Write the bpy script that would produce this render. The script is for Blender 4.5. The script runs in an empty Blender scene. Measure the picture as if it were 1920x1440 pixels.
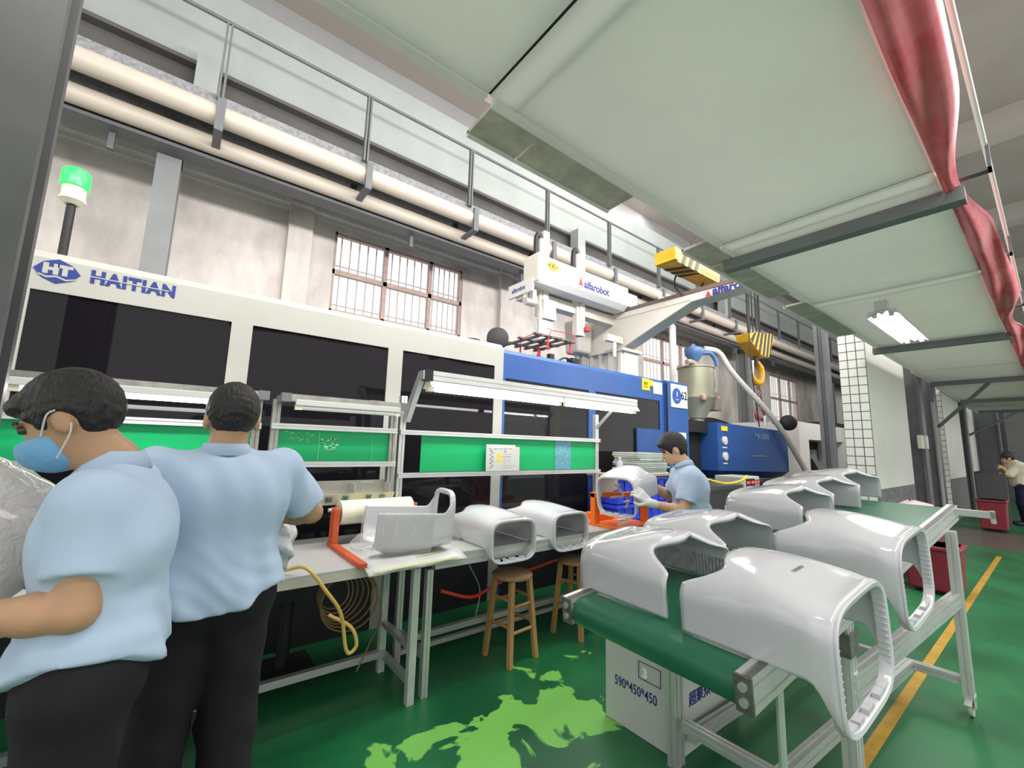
import bpy, bmesh, math, random
import numpy as np
from mathutils import Vector, Matrix
random.seed(7)
S = bpy.context.scene
COL = S.collection
pi = math.pi

# ---------------------------------------------------------------- camera
YAW, PITCH, ROLL = math.radians(52.11868), math.radians(8.17335), math.radians(1.598868)
FPX = 798.667
_f = Vector((math.cos(YAW)*math.cos(PITCH), math.sin(YAW)*math.cos(PITCH), math.sin(PITCH)))
_r = Vector((math.sin(YAW), -math.cos(YAW), 0)); _u = _r.cross(_f)
_r2 = math.cos(ROLL)*_r + math.sin(ROLL)*_u; _u2 = -math.sin(ROLL)*_r + math.cos(ROLL)*_u
cam = bpy.data.cameras.new('camera'); cam.sensor_width = 36; cam.lens = FPX/1920*36
cam.clip_start = 0.02; cam.clip_end = 200
co = bpy.data.objects.new('camera', cam); COL.objects.link(co)
co.matrix_world = Matrix(((_r2.x, _u2.x, -_f.x, 0), (_r2.y, _u2.y, -_f.y, 0), (_r2.z, _u2.z, -_f.z, 1.45), (0, 0, 0, 1)))
S.camera = co

# ---------------------------------------------------------------- light
w = bpy.data.worlds.new('daylight'); S.world = w; w.use_nodes = True
w.node_tree.nodes['Background'].inputs[0].default_value = (1.0, 0.985, 0.96, 1)
w.node_tree.nodes['Background'].inputs[1].default_value = .92
S.view_settings.view_transform = 'Standard'; S.view_settings.look = 'None'
S.view_settings.gamma = 1; S.view_settings.use_curve_mapping = False
S.view_settings.exposure = 0.6
def area(name, loc, size, sy, energy, color, target):
    l = bpy.data.lights.new(name, 'AREA'); l.shape = 'RECTANGLE'; l.size = size; l.size_y = sy
    l.energy = energy; l.color = color
    o = bpy.data.objects.new(name, l); COL.objects.link(o); o.location = loc
    o.rotation_euler = (Vector(target)-Vector(loc)).to_track_quat('-Z', 'Y').to_euler()
    return o
area('bay_fill', (6, 1.75, 4.35), 17, .3, 420, (1.0, .97, .94), (6, 7.0, 3.6))  # added fill hidden behind the canopy, brightens the back wall; no fixture there
area('overhead_fill', (4.5, 2.6, 8.2), 14, 1.6, 400, (1.0, .97, .93), (3.5, 4.0, 0))  # unseen fill added high up for the machine and lower wall
area('aisle_fill', (6, -2.5, 7.0), 14, 2.0, 500, (1.0, .98, .95), (6, -2.0, 0))  # fill added outside the view to lift the window-side wall

# ---------------------------------------------------------------- materials
MATS = {}
def mat(name, col, rough=.5, metal=0, var=0, vscale=8, bump=0, bscale=40, coat=0, emit=0, ecol=None, spec=.5, trans=0, alpha=1, ior=1.45, col2=None, stretch=None):
    if name in MATS: return MATS[name]
    m = bpy.data.materials.new(name); m.use_nodes = True; MATS[name] = m
    N, Lk = m.node_tree.nodes, m.node_tree.links
    b = N['Principled BSDF']
    b.inputs['Base Color'].default_value = (*col, 1); b.inputs['Roughness'].default_value = rough
    b.inputs['Metallic'].default_value = metal; b.inputs['Specular IOR Level'].default_value = spec
    b.inputs['Coat Weight'].default_value = coat; b.inputs['Coat Roughness'].default_value = .05
    b.inputs['Transmission Weight'].default_value = trans; b.inputs['Alpha'].default_value = alpha
    b.inputs['IOR'].default_value = ior
    if emit:
        b.inputs['Emission Color'].default_value = (*(ecol or col), 1); b.inputs['Emission Strength'].default_value = emit
    if var or bump:
        tc = N.new('ShaderNodeTexCoord'); mp = N.new('ShaderNodeMapping'); Lk.new(tc.outputs['Object'], mp.inputs[0])
        if stretch: mp.inputs['Scale'].default_value = stretch
    if var:
        n = N.new('ShaderNodeTexNoise'); n.inputs['Scale'].default_value = vscale; n.inputs['Detail'].default_value = 6; n.inputs['Roughness'].default_value = .65
        Lk.new(mp.outputs[0], n.inputs['Vector'])
        rp = N.new('ShaderNodeValToRGB'); rp.color_ramp.elements[0].position = .35; rp.color_ramp.elements[1].position = .68
        c2 = col2 or tuple(max(0, c*(1-var)) for c in col)
        rp.color_ramp.elements[0].color = (*c2, 1); rp.color_ramp.elements[1].color = (*col, 1)
        Lk.new(n.outputs['Fac'], rp.inputs[0]); Lk.new(rp.outputs[0], b.inputs['Base Color'])
    if bump:
        n2 = N.new('ShaderNodeTexNoise'); n2.inputs['Scale'].default_value = bscale; n2.inputs['Detail'].default_value = 4
        Lk.new(mp.outputs[0], n2.inputs['Vector'])
        bp = N.new('ShaderNodeBump'); bp.inputs['Strength'].default_value = bump; bp.inputs['Distance'].default_value = .02
        Lk.new(n2.outputs['Fac'], bp.inputs['Height']); Lk.new(bp.outputs[0], b.inputs['Normal'])
    return m
def glassy(name, tint, opac, rough=.02):
    """thin sheet: mirror coat by fresnel over a see-through tint"""
    if name in MATS: return MATS[name]
    m = bpy.data.materials.new(name); m.use_nodes = True; MATS[name] = m
    N, Lk = m.node_tree.nodes, m.node_tree.links
    b = N['Principled BSDF']; out = N['Material Output']
    b.inputs['Base Color'].default_value = (*tint, 1); b.inputs['Roughness'].default_value = rough
    b.inputs['IOR'].default_value = 1.6
    t = N.new('ShaderNodeBsdfTransparent'); t.inputs[0].default_value = ((.95,)*3+(1,)) if tint[0] > .5 else (.62, .62, .62, 1)
    mx = N.new('ShaderNodeMixShader'); fr = N.new('ShaderNodeFresnel'); ge = N.new('ShaderNodeNewGeometry'); mr = N.new('ShaderNodeMapRange'); mr.inputs['To Min'].default_value = 1.5; mr.inputs['To Max'].default_value = .6667; Lk.new(ge.outputs['Backfacing'], mr.inputs['Value']); Lk.new(mr.outputs[0], fr.inputs[0])
    ad = N.new('ShaderNodeMath'); ad.operation = 'ADD'; ad.inputs[1].default_value = opac; ad.use_clamp = True
    Lk.new(fr.outputs[0], ad.inputs[0]); Lk.new(ad.outputs[0], mx.inputs[0])
    Lk.new(t.outputs[0], mx.inputs[1]); Lk.new(b.outputs[0], mx.inputs[2]); Lk.new(mx.outputs[0], out.inputs[0])
    return m

M_white = mat('gloss_white_plastic', (.55, .55, .58), .16, coat=.6)
M_wall = mat('stained_plaster', (.76, .70, .66), .9, var=.34, vscale=1.6, bump=.2, bscale=18, stretch=(1, 1, .5))
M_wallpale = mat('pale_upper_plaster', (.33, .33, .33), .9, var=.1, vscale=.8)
M_conc = mat('speckled_concrete', (.27, .28, .29), .9, var=.45, vscale=30, bump=.4, bscale=60)
M_steel = mat('grey_steel_paint', (.20, .21, .215), .55, var=.15, vscale=3)
M_darksteel = mat('dark_grey_steel', (.13, .135, .145), .5, var=.2, vscale=5)
M_girder = mat('pale_girder_paint', (.32, .35, .34), .6, var=.12, vscale=1.5)
M_shadow = mat('girder_gap_shade', (.10, .095, .09), .8, var=.2, vscale=2)  # shade of the gap below the girder, put into the colour
M_pipe = mat('cream_pipe', (.48, .42, .36), .45, var=.1, vscale=4, stretch=(.3, 1, 1))
M_canopy = mat('mint_white_panel', (.88, .86, .83), .55, var=.10, vscale=1.3)
# translucent sheet: the canopy lets some of the hall light through
def _translucent(m, f):
    N, L = m.node_tree.nodes, m.node_tree.links; b = N['Principled BSDF']; t = N.new('ShaderNodeBsdfTranslucent'); t.inputs[0].default_value = (.92, .92, .88, 1)
    x = N.new('ShaderNodeMixShader'); x.inputs[0].default_value = f
    L.new(b.outputs[0], x.inputs[1]); L.new(t.outputs[0], x.inputs[2]); L.new(x.outputs[0], N['Material Output'].inputs[0])
_translucent(M_canopy, .28)
M_canopyedge = mat('canopy_trim_white', (.76, .76, .74), .5)
_translucent(M_canopyedge, .35)
M_flap = mat('stained_zinc_flap', (.62, .55, .46), .6, var=.35, vscale=7)
M_beige = mat('machine_beige', (.38, .38, .345), .42, var=.05, vscale=2)
M_blue = mat('machine_blue', (.024, .085, .29), .38, var=.1, vscale=3)
M_blue2 = mat('machine_dark_blue', (.022, .075, .26), .4, var=.2, vscale=4)
M_glassdark = mat('smoked_panel', (.008, .007, .009), .03, spec=.26)
M_glassclear = glassy('tinted_window', (.02, .02, .022), .42)
M_black = mat('matt_black', (.012, .012, .013), .6)
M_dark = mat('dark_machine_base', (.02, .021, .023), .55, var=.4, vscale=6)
M_alu = mat('aluminium_profile', (.66, .67, .66), .36, metal=.65, var=.12, vscale=5)
M_aludark = mat('profile_slot', (.10, .10, .10), .6)
M_aluend = mat('worn_end_plate', (.25, .24, .22), .45, metal=.6, var=.5, vscale=25)
M_belt = mat('green_belt', (.020, .135, .072), .32, var=.12, vscale=6)
M_board = mat('green_board', (.0, .40, .13), .45)
M_orange = mat('orange_paint', (.82, .16, .015), .4, var=.12, vscale=8)
M_orange2 = mat('red_orange_paint', (.62, .10, .03), .45, var=.3, vscale=8)
M_wood = mat('stool_wood', (.47, .27, .10), .5, var=.3, vscale=9, stretch=(1, 1, .15))
M_woodtop = mat('stool_seat_wood', (.40, .25, .13), .5, var=.35, vscale=10, stretch=(.2, 1, 1))
M_navy = mat('navy_print', (.015, .03, .19), .5)
M_red = mat('red_print', (.6, .03, .03), .5)
M_teal = mat('teal_ink', (.02, .12, .13), .6)
M_yellow = mat('warning_yellow', (.85, .62, .02), .5)
M_creamrobot = mat('robot_cream', (.60, .57, .50), .42, var=.04, vscale=3)
M_blackrub = mat('black_rubber', (.015, .015, .018), .5)
M_paper = mat('paper_white', (.58, .58, .57), .7)
M_tube = mat('lit_tube', (1, 1, 1), .3, emit=18, ecol=(1, .985, .94))
M_tubeoff = mat('unlit_tube', (.82, .84, .82), .25)
M_fixture = mat('lamp_fixture_white', (.60, .61, .58), .4)
M_socket = mat('lamp_socket_cream', (.70, .66, .52), .5)
M_cartonG = mat('grey_carton', (.50, .53, .50), .75, var=.06, vscale=3)
M_redbin = mat('dusty_red_plastic', (.24, .022, .038), .5, var=.25, vscale=9)
M_crate = mat('blue_crate_plastic', (.03, .06, .62), .42)

# ---------------------------------------------------------------- mesh helpers
class B:
    """collects shapes into one mesh"""
    def __init__(s, xf=None): s.v = []; s.f = []; s.xf = xf
    def add(s, vs, fs):
        o = len(s.v); s.v += [Vector(v) for v in vs]; s.f += [tuple(i+o for i in f) for f in fs]
    def box(s, lo, hi):
        (x0, y0, z0), (x1, y1, z1) = lo, hi
        s.add([(x0, y0, z0), (x1, y0, z0), (x1, y1, z0), (x0, y1, z0), (x0, y0, z1), (x1, y0, z1), (x1, y1, z1), (x0, y1, z1)],
              [(0, 3, 2, 1), (4, 5, 6, 7), (0, 1, 5, 4), (1, 2, 6, 5), (2, 3, 7, 6), (3, 0, 4, 7)]); return s
    def cbox(s, c, d, rot=None):
        h = [x/2 for x in d]; vs = []
        for z in (-1, 1):
            for x, y in ((-1, -1), (1, -1), (1, 1), (-1, 1)):
                v = Vector((x*h[0], y*h[1], z*h[2]))
                if rot: v = rot @ v
                vs.append(v+Vector(c))
        s.add(vs, [(0, 3, 2, 1), (4, 5, 6, 7), (0, 1, 5, 4), (1, 2, 6, 5), (2, 3, 7, 6), (3, 0, 4, 7)]); return s
    def prism(s, poly, vec):
        """poly: 3D loop; extruded along vec"""
        n = len(poly); vec = Vector(vec); p = [Vector(q) for q in poly]
        s.add(p+[q+vec for q in p], [tuple(range(n-1, -1, -1)), tuple(range(n, 2*n))]+[(i, (i+1) % n, n+(i+1) % n, n+i) for i in range(n)]); return s
    def loft(s, rings, caps=True, closed=True):
        n = len(rings[0]); vs = [q for r in rings for q in r]; fs = []
        for k in range(len(rings)-1):
            for i in range(n if closed else n-1):
                j = (i+1) % n; fs.append((k*n+i, k*n+j, (k+1)*n+j, (k+1)*n+i))
        if caps: fs += [tuple(range(n-1, -1, -1)), tuple((len(rings)-1)*n+i for i in range(n))]
        s.add(vs, fs); return s
    def tube(s, pts, r, n=8, caps=True):
        pts = [Vector(p) for p in pts]; rs = r if isinstance(r, (list, tuple)) else [r]*len(pts)
        t0 = (pts[1]-pts[0]).normalized(); up = Vector((0, 0, 1)) if abs(t0.z) < .9 else Vector((1, 0, 0))
        a = t0.cross(up).normalized(); rings = []
        for i, p in enumerate(pts):
            t = ((pts[i]-pts[i-1]).normalized() if i else Vector((0, 0, 0)))+((pts[i+1]-pts[i]).normalized() if i < len(pts)-1 else Vector((0, 0, 0)))
            t = t.normalized() if t.length > 1e-6 else t0
            a = (a-t*a.dot(t)).normalized(); b = t.cross(a)
            rings.append([p+rs[i]*(a*math.cos(2*pi*k/n)+b*math.sin(2*pi*k/n)) for k in range(n)])
        return s.loft(rings, caps)
    def cyl(s, p0, p1, r, n=16): return s.tube([p0, p1], r, n)
    def lathe(s, c, prof, n=24, axis=Vector((0, 0, 1)), caps=True):
        axis = Vector(axis).normalized(); a = axis.orthogonal().normalized(); b = axis.cross(a)
        return s.loft([[Vector(c)+axis*z+max(r, 1e-4)*(a*math.cos(2*pi*k/n)+b*math.sin(2*pi*k/n)) for k in range(n)] for r, z in prof], caps)
    def bar(s, p0, p1, w, h, up=(0, 0, 1), slots=1, groove=.008, depth=.007):
        """extruded aluminium bar with T-slots: w across, h along up; slots = grooves per wide face"""
        p0, p1, up = Vector(p0), Vector(p1), Vector(up); t = (p1-p0).normalized()
        x = t.cross(up).normalized(); y = x.cross(t)
        g = groove/2; pts = []
        nw, nh = (slots if w >= h else 1), (slots if h >= w else 1)
        def side(a, b, n):
            L = (b-a).length; d = (b-a)/L; nin = Vector((-d.y, d.x)); r = [a]
            for k in range(n):
                m = L*(k+.5)/n
                r += [a+d*(m-g), a+d*(m-g)+nin*depth, a+d*(m+g)+nin*depth, a+d*(m+g)]
            return r
        A = [Vector((-w/2, -h/2)), Vector((w/2, -h/2)), Vector((w/2, h/2)), Vector((-w/2, h/2))]
        for i, n in enumerate((nw, nh, nw, nh)): pts += side(A[i], A[(i+1) % 4], n)
        return s.prism([p0+x*q.x+y*q.y for q in pts], p1-p0)
    def build(s, name, m, parent=None, smooth=False, bevel=0, solid=0, sub=0, angle=40):
        me = bpy.data.meshes.new(name); vs = [(s.xf @ v if s.xf else v) for v in s.v]
        me.from_pydata(vs, [], s.f); me.materials.append(m)
        b = bmesh.new(); b.from_mesh(me); bmesh.ops.recalc_face_normals(b, faces=b.faces); b.to_mesh(me); b.free()
        if smooth:
            me.polygons.foreach_set('use_smooth', [True]*len(me.polygons))
            if angle < 180: me.set_sharp_from_angle(angle=math.radians(angle))
        o = bpy.data.objects.new(name, me); COL.objects.link(o)
        if solid: q = o.modifiers.new('solidify', 'SOLIDIFY'); q.thickness = solid; q.offset = 0
        if bevel: q = o.modifiers.new('bevel', 'BEVEL'); q.width = bevel; q.segments = 2; q.limit_method = 'ANGLE'
        if sub: q = o.modifiers.new('sub', 'SUBSURF'); q.levels = sub; q.render_levels = sub
        if parent: adopt(o, parent)
        return o
def adopt(o, parent):
    bpy.context.view_layer.update() if False else None
    o.parent = parent
    mw = Matrix.Translation(Vector(parent['_base'])) if '_base' in parent else Matrix.Identity(4)
    o.matrix_parent_inverse = mw.inverted()
def thing(name, label, cat, loc=(0, 0, 0), group=None):
    o = bpy.data.objects.new(name, None); COL.objects.link(o); o.location = loc; o.empty_display_size = .1
    o['_base'] = Vector(loc); o['label'] = label; o['category'] = cat
    if group: o['group'] = group
    return o
def tag(o, label, cat, group=None):
    o['label'] = label; o['category'] = cat
    if group: o['group'] = group
    return o
def struct(o): o['kind'] = 'structure'; return o
def copy_tree(o, parent=None):
    c = o.copy(); COL.objects.link(c)
    if parent: c.parent = parent; c.matrix_parent_inverse = o.matrix_parent_inverse.copy()
    for ch in list(o.children): copy_tree(ch, c)
    return c
def text(s, size, org, xd, yd, m, parent=None, name='lettering', bold=0, shear=0, ext=.0006, align='LEFT', sx=1, space=1):
    cu = bpy.data.curves.new('t', 'FONT'); cu.body = s; cu.size = size; cu.extrude = ext; cu.offset = bold; cu.shear = shear
    cu.align_x = align; cu.space_character = space; cu.resolution_u = 3
    o = bpy.data.objects.new('t', cu); COL.objects.link(o)
    me = bpy.data.meshes.new_from_object(o.evaluated_get(bpy.context.evaluated_depsgraph_get()))
    bpy.data.objects.remove(o); bpy.data.curves.remove(cu)
    xd, yd = Vector(xd).normalized(), Vector(yd).normalized(); zd = xd.cross(yd)
    mx = Matrix(((xd.x*sx, yd.x, zd.x, org[0]), (xd.y*sx, yd.y, zd.y, org[1]), (xd.z*sx, yd.z, zd.z, org[2]), (0, 0, 0, 1)))
    me.transform(mx); me.materials.clear(); me.materials.append(m)
    r = bpy.data.objects.new(name, me); COL.objects.link(r)
    if parent: adopt(r, parent)
    return r
def V(*a): return Vector(a)
def smooth01(t): t = min(1, max(0, t)); return t*t*(3-2*t)
def bez(pts, n=24):
    """catmull-rom through points"""
    P = [Vector(p) for p in pts]; P = [P[0]*2-P[1]]+P+[P[-1]*2-P[-2]]; out = []
    segs = len(P)-3; per = max(2, n//segs)
    for i in range(segs):
        a, b, c, d = P[i:i+4]
        for k in range(per):
            t = k/per
            out.append(.5*((2*b)+(c-a)*t+(2*a-5*b+4*c-d)*t*t+(3*b-a-3*c+d)*t**3))
    out.append(P[-2]); return out
ORD = ['first', 'second', 'third', 'fourth', 'fifth', 'sixth', 'seventh', 'eighth', 'ninth', 'tenth', 'eleventh', 'twelfth']
# ================================================================ SETTING
def floor_mat():
    m = bpy.data.materials.new('green_epoxy'); m.use_nodes = True
    N, L = m.node_tree.nodes, m.node_tree.links; b = N['Principled BSDF']
    tc = N.new('ShaderNodeTexCoord')
    n = N.new('ShaderNodeTexNoise'); n.inputs['Scale'].default_value = 1.6; n.inputs['Detail'].default_value = 5
    L.new(tc.outputs['Object'], n.inputs['Vector'])
    r = N.new('ShaderNodeValToRGB'); r.color_ramp.elements[0].position = .35; r.color_ramp.elements[1].position = .7
    r.color_ramp.elements[0].color = (.007, .085, .032, 1); r.color_ramp.elements[1].color = (.012, .165, .052, 1)
    L.new(n.outputs['Fac'], r.inputs[0])
    # bleached worn patches beside the work stools
    n2 = N.new('ShaderNodeTexNoise'); n2.inputs['Scale'].default_value = 2.9; n2.inputs['Detail'].default_value = 4; n2.inputs['Roughness'].default_value = .5; n2.inputs['Distortion'].default_value = .6
    L.new(tc.outputs['Object'], n2.inputs['Vector'])
    sp = N.new('ShaderNodeSeparateXYZ'); L.new(tc.outputs['Object'], sp.inputs[0])
    def rng(sock, c, w):
        a = N.new('ShaderNodeMath'); a.operation = 'SUBTRACT'; L.new(sock, a.inputs[0]); a.inputs[1].default_value = c
        q = N.new('ShaderNodeMath'); q.operation = 'DIVIDE'; L.new(a.outputs[0], q.inputs[0]); q.inputs[1].default_value = w
        p = N.new('ShaderNodeMath'); p.operation = 'MULTIPLY'; L.new(q.outputs[0], p.inputs[0]); L.new(q.outputs[0], p.inputs[1]); return p
    px, py = rng(sp.outputs[0], 1.5, .95), rng(sp.outputs[1], 1.80, .52)
    sm = N.new('ShaderNodeMath'); sm.operation = 'ADD'; L.new(px.outputs[0], sm.inputs[0]); L.new(py.outputs[0], sm.inputs[1])
    k = N.new('ShaderNodeMath'); k.operation = 'MULTIPLY'; L.new(sm.outputs[0], k.inputs[0]); k.inputs[1].default_value = .16
    d = N.new('ShaderNodeMath'); d.operation = 'SUBTRACT'; L.new(n2.outputs['Fac'], d.inputs[0]); L.new(k.outputs[0], d.inputs[1])
    r2 = N.new('ShaderNodeValToRGB'); r2.color_ramp.elements[0].position = .445; r2.color_ramp.elements[1].position = .462
    L.new(d.outputs[0], r2.inputs[0])
    mx = N.new('ShaderNodeMix'); mx.data_type = 'RGBA'; L.new(r2.outputs[0], mx.inputs['Factor']); L.new(r.outputs[0], mx.inputs['A'])
    mx.inputs['B'].default_value = (.19, .52, .10, 1)
    # dusty grey cross strip far down the aisle
    g = N.new('ShaderNodeMapRange'); g.inputs['From Min'].default_value = 10.5; g.inputs['From Max'].default_value = 10.9; L.new(sp.outputs[0], g.inputs['Value'])
    g2 = N.new('ShaderNodeMapRange'); g2.inputs['From Min'].default_value = 13.2; g2.inputs['From Max'].default_value = 12.9; L.new(sp.outputs[0], g2.inputs['Value'])
    gm = N.new('ShaderNodeMath'); gm.operation = 'MULTIPLY'; L.new(g.outputs[0], gm.inputs[0]); L.new(g2.outputs[0], gm.inputs[1])
    mx2 = N.new('ShaderNodeMix'); mx2.data_type = 'RGBA'; L.new(gm.outputs[0], mx2.inputs['Factor']); L.new(mx.outputs['Result'], mx2.inputs['A']); mx2.inputs['B'].default_value = (.09, .08, .07, 1)
    L.new(mx2.outputs['Result'], b.inputs['Base Color'])
    rr = N.new('ShaderNodeMapRange'); rr.inputs['To Min'].default_value = .22; rr.inputs['To Max'].default_value = .5; L.new(n.outputs['Fac'], rr.inputs['Value']); L.new(rr.outputs[0], b.inputs['Roughness'])
    return m
struct(B().box((-6, -8, -.1), (46, 7.2, 0)).build('floor', floor_mat()))
tag(B().box((-3, .70, 0.0), (9.9, .755, .003)).build('floor_line', mat('line_yellow', (.48, .28, .03), .6, var=.35, vscale=5)), 'painted yellow aisle line on the green floor passing under the conveyor', 'floor marking')

YW = 7.0
wins = [(1.70, 4.14, 3.50, 4.85), (10.1, 12.9, 3.25, 4.72), (18.6, 21.6, 2.7, 4.6)]
bw = B(); x = -6
for (a, b_, z0, z1) in wins:
    bw.box((x, YW, 0), (a, YW+.22, 8.8)); bw.box((a, YW, 0), (b_, YW+.22, z0)); bw.box((a, YW, z1), (b_, YW+.22, 8.8)); x = b_
bw.box((x, YW, 0), (46, YW+.22, 8.8))
struct(bw.build('wall_back', M_wall))
M_frame = mat('rusty_window_frame', (.50, .36, .32), .6, var=.25, vscale=10)
M_bar = mat('window_bar_grey', (.42, .40, .40), .6)
M_pane = glassy('dusty_window_pane', (.85, .86, .86), .04, .1)
for k, (a, b_, z0, z1) in enumerate(wins):
    t = bpy.data.objects.new('window_%d' % (k+1), None); COL.objects.link(t); t.location = (a, YW+.06, z0); t['_base'] = V(a, YW+.06, z0); struct(t)
    f = B(); wz = .045
    f.box((a, YW+.03, z0), (b_, YW+.11, z0+wz)).box((a, YW+.03, z1-wz), (b_, YW+.11, z1)).box((a, YW+.03, z0), (a+wz, YW+.11, z1)).box((b_-wz, YW+.03, z0), (b_, YW+.11, z1))
    zm = z0+(z1-z0)*.5
    f.box((a, YW+.03, zm-.04), (b_, YW+.11, zm+.04))
    cs = [a+(b_-a)*q for q in (0, .365, .72, 1)]
    for c in cs[1:3]: f.box((c-.035, YW+.03, z0), (c+.035, YW+.11, z1))
    f.build('window_frame', M_frame, t)
    for i in range(3):
        for lo, hi in ((z0, zm), (zm, z1)):
            p = B().box((cs[i]+.03, YW+.07, lo+.03), (cs[i+1]-.03, YW+.078, hi-.03)).build('pane', M_pane, t)
            g = B(); n = 6
            for q in range(1, n):
                xx = cs[i]+(cs[i+1]-cs[i])*q/n; g.tube([(xx, YW+.14, lo), (xx, YW+.14, hi)], .011, 6)
            g.tube([(cs[i], YW+.145, lo+(hi-lo)*.22), (cs[i+1], YW+.145, lo+(hi-lo)*.22)], .010, 6)
            gb = g.build('window_bars', M_bar, t)
# lintel band and pilasters on the back wall
M_lint = mat('whitewashed_band', (.74, .71, .68), .9, var=.15, vscale=2)
struct(B().box((-6, YW-.03, 4.95), (46, YW+.0, 5.35)).build('trim_1', M_lint))
for k, xx in enumerate((1.0, 5.0, 15.4)):
    struct(B().box((xx, YW-.12, 0), (xx+.34, YW, 5.6)).build('trim_%d' % (k+2), M_wall))
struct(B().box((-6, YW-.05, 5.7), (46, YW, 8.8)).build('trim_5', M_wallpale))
# hall ceiling with beams
struct(B().box((-6, -8, 8.7), (46, 7.3, 8.9)).build('ceiling', mat('hall_ceiling', (.47, .43, .40), .9, var=.1, vscale=1)))
struct(B().box((-6, YW-.55, 8.25), (46, YW-.05, 8.7)).build('trim_6', mat('brown_grey_beam', (.40, .36, .33), .9)))
for k, xx in enumerate((2.2, 7.5, 12.8, 18.1, 23.4, 28.7)):
    tag(B().box((xx, -8, 8.2), (xx+.5, 6.4, 8.7)).build('ceiling_beam', mat('ceiling_beam_plaster', (.52, .48, .45), .9)), 'plastered cross beam under the high hall ceiling, %s one counted from the near end' % ORD[k], 'beam', 'ceiling beams of the hall')
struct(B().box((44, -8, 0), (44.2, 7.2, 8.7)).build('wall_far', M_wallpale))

# ---- crane runway on the window side
struct(B().box((-6, 6.0, 5.93), (46, 6.25, 7.05)).build('trim_7', M_girder))
tag(B().box((-6, 5.98, 5.88), (43.9, 6.4, 5.93)).box((-6, 6.1, 5.17), (43.9, 6.35, 5.88)).build('shade_strip', M_shadow), 'dark strip painting the shaded gap under the crane girder, above the concrete ledge', 'shade strip')  # dark boxes stand in for shade between ledge and pale girder
tag(B().box((-6, 5.35, 5.02), (43.9, 6.3, 5.17)).build('concrete_ledge', M_conc), 'speckled grey concrete walkway ledge along the window side', 'ledge')
for k, xx in enumerate((-.28, 6.1, 12.4)):
    tag(B().box((xx, 5.75, 5.17), (xx+.22, 5.97, 5.95)).build('girder_post', M_girder), ('leftmost', 'middle', 'rightmost')[k]+' of the three short pale posts carrying the crane girder on the ledge', 'post', 'girder posts')
r = thing('handrail', 'dark steel handrail along the raised concrete ledge', 'handrail', (0, 5.3, 5.17))
B().tube([(-6, 5.3, 6.05), (30, 5.3, 6.05)], .022, 8).build('top_rail', M_darksteel, r)
for xx in (-3.2, -1.6, -.02, 1.57, 3.2, 4.83, 6.55, 8.3, 10.0, 11.7, 13.4, 15.1, 16.8, 18.5, 20.2):
    B().box((xx-.03, 5.28, 5.1), (xx-.008, 5.34, 6.05)).box((xx+.012, 5.28, 5.1), (xx+.034, 5.34, 6.05)).build('post', M_darksteel, r)
tag(B().tube([(-6, 5.31, 4.905), (30, 5.31, 4.905)], .112, 16).build('utility_pipe', M_pipe, smooth=True), 'thick cream pipe hung directly under the concrete ledge, upper one of two', 'pipe', 'cream pipes under the ledge')
tag(B().tube([(-6, 5.62, 4.73), (30, 5.62, 4.73)], .10, 16).build('utility_pipe', M_pipe, smooth=True), 'cream pipe running below and behind the upper one, nearer the windows', 'pipe', 'cream pipes under the ledge')
for k, xx in enumerate((-.0, 1.6, 3.25, 4.9, 6.6, 8.3, 10, 11.8, 13.6)):
    b = B().box((xx-.04, 5.17, 4.70), (xx+.04, 5.22, 5.03)).box((xx-.04, 5.17, 4.66), (xx+.04, 5.85, 4.70)).box((xx-.04, 5.8, 4.66), (xx+.04, 5.85, 5.03))
    tag(b.build('pipe_bracket', M_darksteel), 'dark steel bracket clasping the cream pipes, %s from the left' % ORD[k], 'bracket', 'pipe brackets')
tag(B().box((-6, 5.88, 4.62), (30, 5.94, 4.86)).box((-6, 5.70, 4.60), (30, 5.94, 4.64)).build('steel_channel', M_darksteel), 'dark grey steel channel running under the cream pipes', 'beam')
for k, xx in enumerate((-.9, 2.5, 4.7, 9.6, 13.2, 16)):
    tag(B().box((xx, 5.86, 4.42), (xx+.05, 5.92, 4.62)).build('cable_hanger', M_darksteel), 'short steel hanger below the dark channel, %s from the left' % ORD[k], 'hanger', 'hangers below the channel')
for k, (xx, lab) in enumerate(((-.51, 'grey steel column rising behind the left end of the machine'), (14.2, 'grey steel column between the second and third windows'), (22.5, 'grey steel column far right beyond the third window'))):
    tag(B().box((xx, 5.95, 0), (xx+.22, 6.03, 5.02)).box((xx+.08, 6.03, 0), (xx+.14, 6.25, 5.02)).box((xx, 6.25, 0), (xx+.22, 6.33, 5.02)).build('steel_column', M_steel), lab, 'column')
# near left column
tag(B().box((-.745, 2.16, 0), (-.50, 2.2, 8.6)).box((-.645, 2.2, 0), (-.595, 2.42, 8.6)).box((-.745, 2.42, 0), (-.525, 2.46, 8.6)).build('steel_column', mat('near_column_grey', (.10, .103, .105), .5, var=.25, vscale=2)), 'big dark grey steel column at the left edge of the picture', 'column')

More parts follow.
